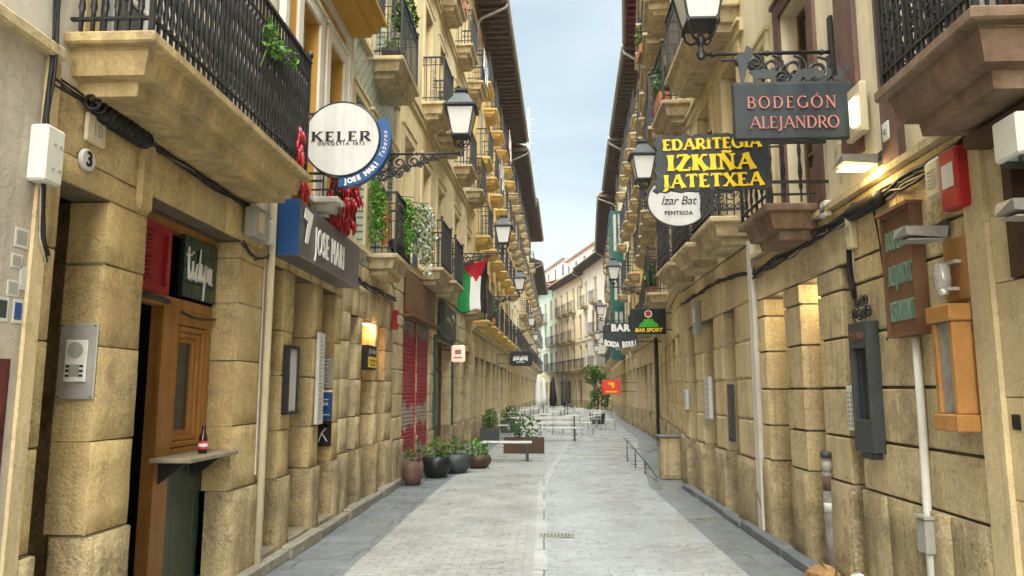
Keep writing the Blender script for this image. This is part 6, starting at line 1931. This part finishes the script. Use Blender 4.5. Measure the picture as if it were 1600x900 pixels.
# terrace furniture far down the street
def terrace_chair(label, x, y, rz):
    t = thing('terrace_chair', label, 'chair', (x, y, .004), rz, 'terrace chairs far down the street')
    b = MB(); b.cbox(-.2, .2, -.2, .2, .43, .46, .008); b.build('seat', M['white'], t)
    b = MB()
    for k in range(4): b.cbox(-.19, .19, .19, .21, .56 + k * .08, .61 + k * .08, .005)
    b.build('backrest', M['white'], t)
    for sx_ in (-.18, .18):
        b = MB(); b.tube([(sx_, -.19, 0), (sx_ * .95, -.18, .43)], .012, 5); b.build('leg', M['steel'], t)
        b = MB(); b.tube([(sx_, .24, 0), (sx_ * .95, .19, .45), (sx_ * .95, .20, .88)], .012, 5); b.build('leg', M['steel'], t)
def terrace_table(label, x, y):
    t = thing('terrace_table', label, 'table', (x, y, .004), 0, 'terrace tables far down the street')
    b = MB(); b.lathe([(0, .70), (.34, .70), (.35, .715), (.34, .73), (0, .73)], 20); b.build('tabletop', M['white'], t)
    b = MB(); b.lathe([(0, 0), (.2, 0), (.2, .02), (.03, .04), (.025, .70), (0, .70)], 10); b.build('pedestal', M['steel'], t)
for k, (x, y) in enumerate(((-.9, 27.0), (.0, 31.0), (1.1, 29.5))):
    terrace_table(('pale round terrace table nearest the left houses', 'pale round terrace table in the middle of the far paving', 'pale round terrace table nearer the right, beside the potted tree')[k], x, y)
    for j, (dx, dy, rz) in enumerate(((-.55, .1, 1.5), (.55, -.1, -1.6))):
        terrace_chair('white slatted terrace chair %s of the %s table' % (('on the left', 'on the right')[j], ('left', 'middle', 'right')[k]), x + dx, y + dy, rz)
tb0 = [o for o in COL.objects if o.name.startswith('terrace_table') and o.parent is None][0]
ch0 = [o for o in COL.objects if o.name.startswith('terrace_chair') and o.parent is None][0]
rn = random.Random(18)
spots_ = [(-1.3, 33.5), (.4, 35), (1.7, 36.5), (-1.0, 38), (.9, 40.5), (-.6, 42.5), (2.3, 33.0)]
for x, y in spots_:
    q = copy_tree(tb0); q.location = (x, y, .004); q['label'] = 'small pale terrace table among the farthest white chairs'
    for dx, dy, rz in ((-.55, .12, 1.5), (.56, -.1, -1.6), (.05, .58, .1)):
        q = copy_tree(ch0); q.location = (x + dx, y + dy, .004); q.rotation_euler = (0, 0, rz + rn.uniform(-.3, .3)); q['label'] = 'white terrace chair among the farthest tables of the street'
t_ = thing('scaffolding', 'pale green netted scaffold tower above the far left eaves', 'scaffolding', (-1.6, 46.5, 14.9))
b = MB()
for x in (-.9, .7):
    for y in (0, 2.2): b.tube([(x, y, 0), (x, y, 5.2)], .04, 5)
for z in (1.2, 2.8, 4.4):
    for y in (0, 2.2): b.tube([(-1.1, y, z), (1.1, y, z)], .035, 5)
    for x in (-.9, .7): b.tube([(x, -.2, z), (x, 2.4, z)], .035, 5)
b.build('frame', M['net'], t_)
b = MB()
for k in range(24):
    b.tube([(-.85 + k * .065, -.05, .1), (-.85 + k * .065, -.05, 4.2)], .012, 4)
    b.tube([(-.85, -.05, .1 + k * .17), (.68, -.05, .1 + k * .17)], .012, 4)
b.build('net', M['net'], t_)

# right side: litter bin, pole, handrail
t_ = thing('utility_cabinet', 'stone coloured street cabinet against the right wall', 'cabinet', (2.42, 14.7, 0.0))
b = MB(); b.cbox(-.2, .2, -.2, .2, .0, .78, .02); b.build('body', M['base'], t_)
b = MB(); b.cbox(-.22, .22, -.22, .22, .781, .82, .015); b.build('lid', M['slate'], t_)
b = MB(); b.box(-.15, .15, -.204, -.2005, .08, .72); b.build('door', M['sand_g'], t_)
t_ = thing('downpipe', 'black downpipe on the right wall below the arched bar sign', 'pipe', (3.46, 23.0, 0.004))
b = MB(); b.tube([(0, 0, .02), (0, 0, 3.3)], .055, 8); b.build('pipe', M['iron'], t_)
b = MB()
for z in (.6, 1.7, 2.8): b.lathe([(.056, -.03), (.066, -.03), (.066, .03), (.056, .03)], 8, (0, 0, z))
b.build('clamp', M['iron_g'], t_)
t_ = thing('handrail', 'low dark handrail sloping along the pavement edge on the right', 'handrail', (1.98, 15.4, 0.004))
b = MB()
b.tube([(.12, -1.1, .06), (.05, 0, .26), (-.02, 2.6, .50), (-.02, 3.4, .52)], .014, 6)
b.build('rail', M['iron_g'], t_)
for y, h in ((0, .26), (1.3, .38), (2.6, .5)):
    b = MB(); b.tube([(.05 - .027 * y, y, 0), (.05 - .027 * y, y, h)], .012, 6); b.build('post', M['iron_g'], t_)

# far end: awnings, a tree in a tub, umbrella
t_ = thing('potted_tree', 'bushy green potted tree against the far right houses', 'tree', (2.75, 39, 0.004))
b = MB(); b.lathe([(0, 0), (.35, 0), (.42, .6), (.36, .6), (0, .55)], 14); b.build('tub', M['iron_g'], t_)
b = MB(); b.tube([(0, 0, .5), (.05, 0, 1.2), (.0, .1, 2.0), (-.05, 0, 2.8)], .05, 7, r2=.02); 
for k in range(6): b.tube([(0, 0, 1.0 + .25 * k), (.45 * math.cos(k * 2.1), .45 * math.sin(k * 2.1), 1.4 + .3 * k)], .02, 5, r2=.006)
b.build('trunk', M['wood_d'], t_)
rn = random.Random(44)
b = MB()
for k in range(16): leaves(b, rn, (rn.uniform(-.5, .5), rn.uniform(-.5, .5), rn.uniform(.9, 3.0)), (.28, .28, .26), 90, .13)
b.build('crown', M['leaf'], t_)
def awning(label, x, y, wd, m, open_=True):
    t = thing('parasol', label, 'parasol', (x, y, .004))
    b = MB(); b.lathe([(0, 0), (.28, 0), (.28, .05), (.04, .07), (.025, .1), (.025, 2.7), (0, 2.72)], 10); b.build('pole', M['iron_g'], t)
    b = MB()
    if open_:
        b.frus((-wd / 2, wd / 2, -.8, .8), 2.15, (-.05, .05, -.05, .05), 2.62); b.frus((-wd / 2, wd / 2, -.8, .8), 2.0, (-wd / 2 - .005, wd / 2 + .005, -.805, .805), 2.15)
    else:
        b.lathe([(.03, .75), (.22, .8), (.25, 1.2), (.17, 1.8), (.10, 2.4), (.02, 2.68)], 9)
    b.build('canopy', M[m], t)
awning('folded black parasol left of middle at the far end', .55, 46, .5, 'black', False)
awning('folded dark grey parasol beside the potted tree at the far end', 1.3, 48, .5, 'iron_g', False)
awning('folded brown parasol against the closing houses', 1.75, 56, .5, 'wood_d', False)
awning('folded white parasol at the far left end', -.35, 44, .5, 'flag_w', False)
awning('second folded white parasol a little farther back at the left end', -.05, 52, .5, 'flag_w', False)

# rubbish at the foot of the right wall
def blob(name, label, cat, x, y, sx_, sy_, sz_, m, seed):
    rn = random.Random(seed)
    b = MB(); n1, n2 = 7, 14; vs = []
    for i in range(n1 + 1):
        ph = math.pi / 2 * i / n1
        for k in range(n2):
            a = 6.283 * k / n2; r = (math.cos(ph) ** .6 if i < n1 else 0) * rn.uniform(.85, 1.1)
            vs.append((sx_ * r * math.cos(a), sy_ * r * math.sin(a), sz_ * math.sin(ph) * rn.uniform(.88, 1.08)))
    fs = [(i * n2 + k, i * n2 + (k + 1) % n2, (i + 1) * n2 + (k + 1) % n2, (i + 1) * n2 + k) for i in range(n1) for k in range(n2)]
    b.add(vs, fs)
    o = b.build(name, m); o.location = (x, y, .003)
    return tag(o, label, cat)
M['bag_o'] = mat('crumpled orange paper', (0.30, 0.17, 0.07), .8, .3, 8, .6, 20)
M['bag_w'] = mat('white plastic bag', (0.62, 0.64, 0.60), .35, .12, 9, .6, 16)
blob('paper_sack', 'crumpled orange brown sack at the foot of the right wall', 'sack', 2.28, 6.45, .17, .22, .24, M['bag_o'], 2)
blob('plastic_bag', 'white plastic bag beside the sack under the drainpipe', 'bag', 2.40, 6.05, .10, .16, .26, M['bag_w'], 3)

# drain grate
t_ = thing('drain_grate', 'rectangular iron drain grate in the middle of the paving', 'drain', (.14, 8.85, .010))
b = MB()
b.box(-.2, .2, -.09, -.075, 0, .012); b.box(-.2, .2, .075, .09, 0, .012); b.box(-.2, -.185, -.075, .075, 0, .012); b.box(.185, .2, -.075, .075, 0, .012)
for i in range(9): b.box(-.17 + i * .04, -.15 + i * .04, -.074, .074, 0.001, .010)
b.build('grate', M['plastic_g'], t_)
b = MB(); b.box(-.184, .184, -.074, .074, -.0012, -.0004); b.build('shaft', M['black'], t_)
# stickers on the plaster at the left edge
rn = random.Random(15)
for k, (y, z, w_, h, m, lab) in enumerate(((3.56, 2.42, .05, .10, 'plastic_g', 'grey framed sticker, highest on the plaster corner'), (3.54, 2.30, .04, .07, 'plastic_g', 'small grey sticker under the highest one'), (3.53, 2.16, .04, .08, 'plastic_g', 'square grey sticker halfway down the plaster corner'), (3.47, 2.05, .04, .12, 'iron_g', 'dark narrow sticker at the left picture edge'), (3.58, 2.05, .035, .12, 'blue', 'blue grey torn sticker on the plaster corner'), (3.60, 2.22, .03, .12, 'white', 'white torn paper scrap on the corner strip'))):
    t_ = thing('sticker', lab, 'sticker', (-2.634, y, z))
    b = MB(); b.box(-.001, .0015, -w_, w_, -h / 2, h / 2); b.build('paper', M['white'], t_)
    b = MB(); b.box(.0016, .0024, -w_ * .75, w_ * .75, -h * .36, h * .36); b.build('print', M[m], t_)
t_ = thing('poster', 'dark red torn poster low on the plaster at the left edge', 'poster', (-2.634, 3.46, 1.45))
b = MB(); b.box(-.001, .002, -.3, .1, -.42, .36); b.build('sheet', M['torn_red'], t_)
b = MB(); b.box(.0021, .003, -.25, .06, .0, .05); b.box(.0021, .003, -.25, .04, -.2, -.17); b.build('print', M['yel_l'], t_)

# ================================================================ the air
hz = bpy.data.materials.new('haze'); hz.use_nodes = True
t = hz.node_tree; t.nodes.clear()
o_ = t.nodes.new('ShaderNodeOutputMaterial'); pv = t.nodes.new('ShaderNodeVolumePrincipled')
pv.inputs['Color'].default_value = (0.86, 0.90, 0.92, 1); pv.inputs['Density'].default_value = 0.0005; pv.inputs['Anisotropy'].default_value = 0.2
t.links.new(pv.outputs[0], o_.inputs['Volume'])
b = MB(); b.box(-305, 305, -305, 605, -1.1, 24)
o = b.build('haze', hz); o['kind'] = 'stuff'
sc.cycles.volume_bounces = 0
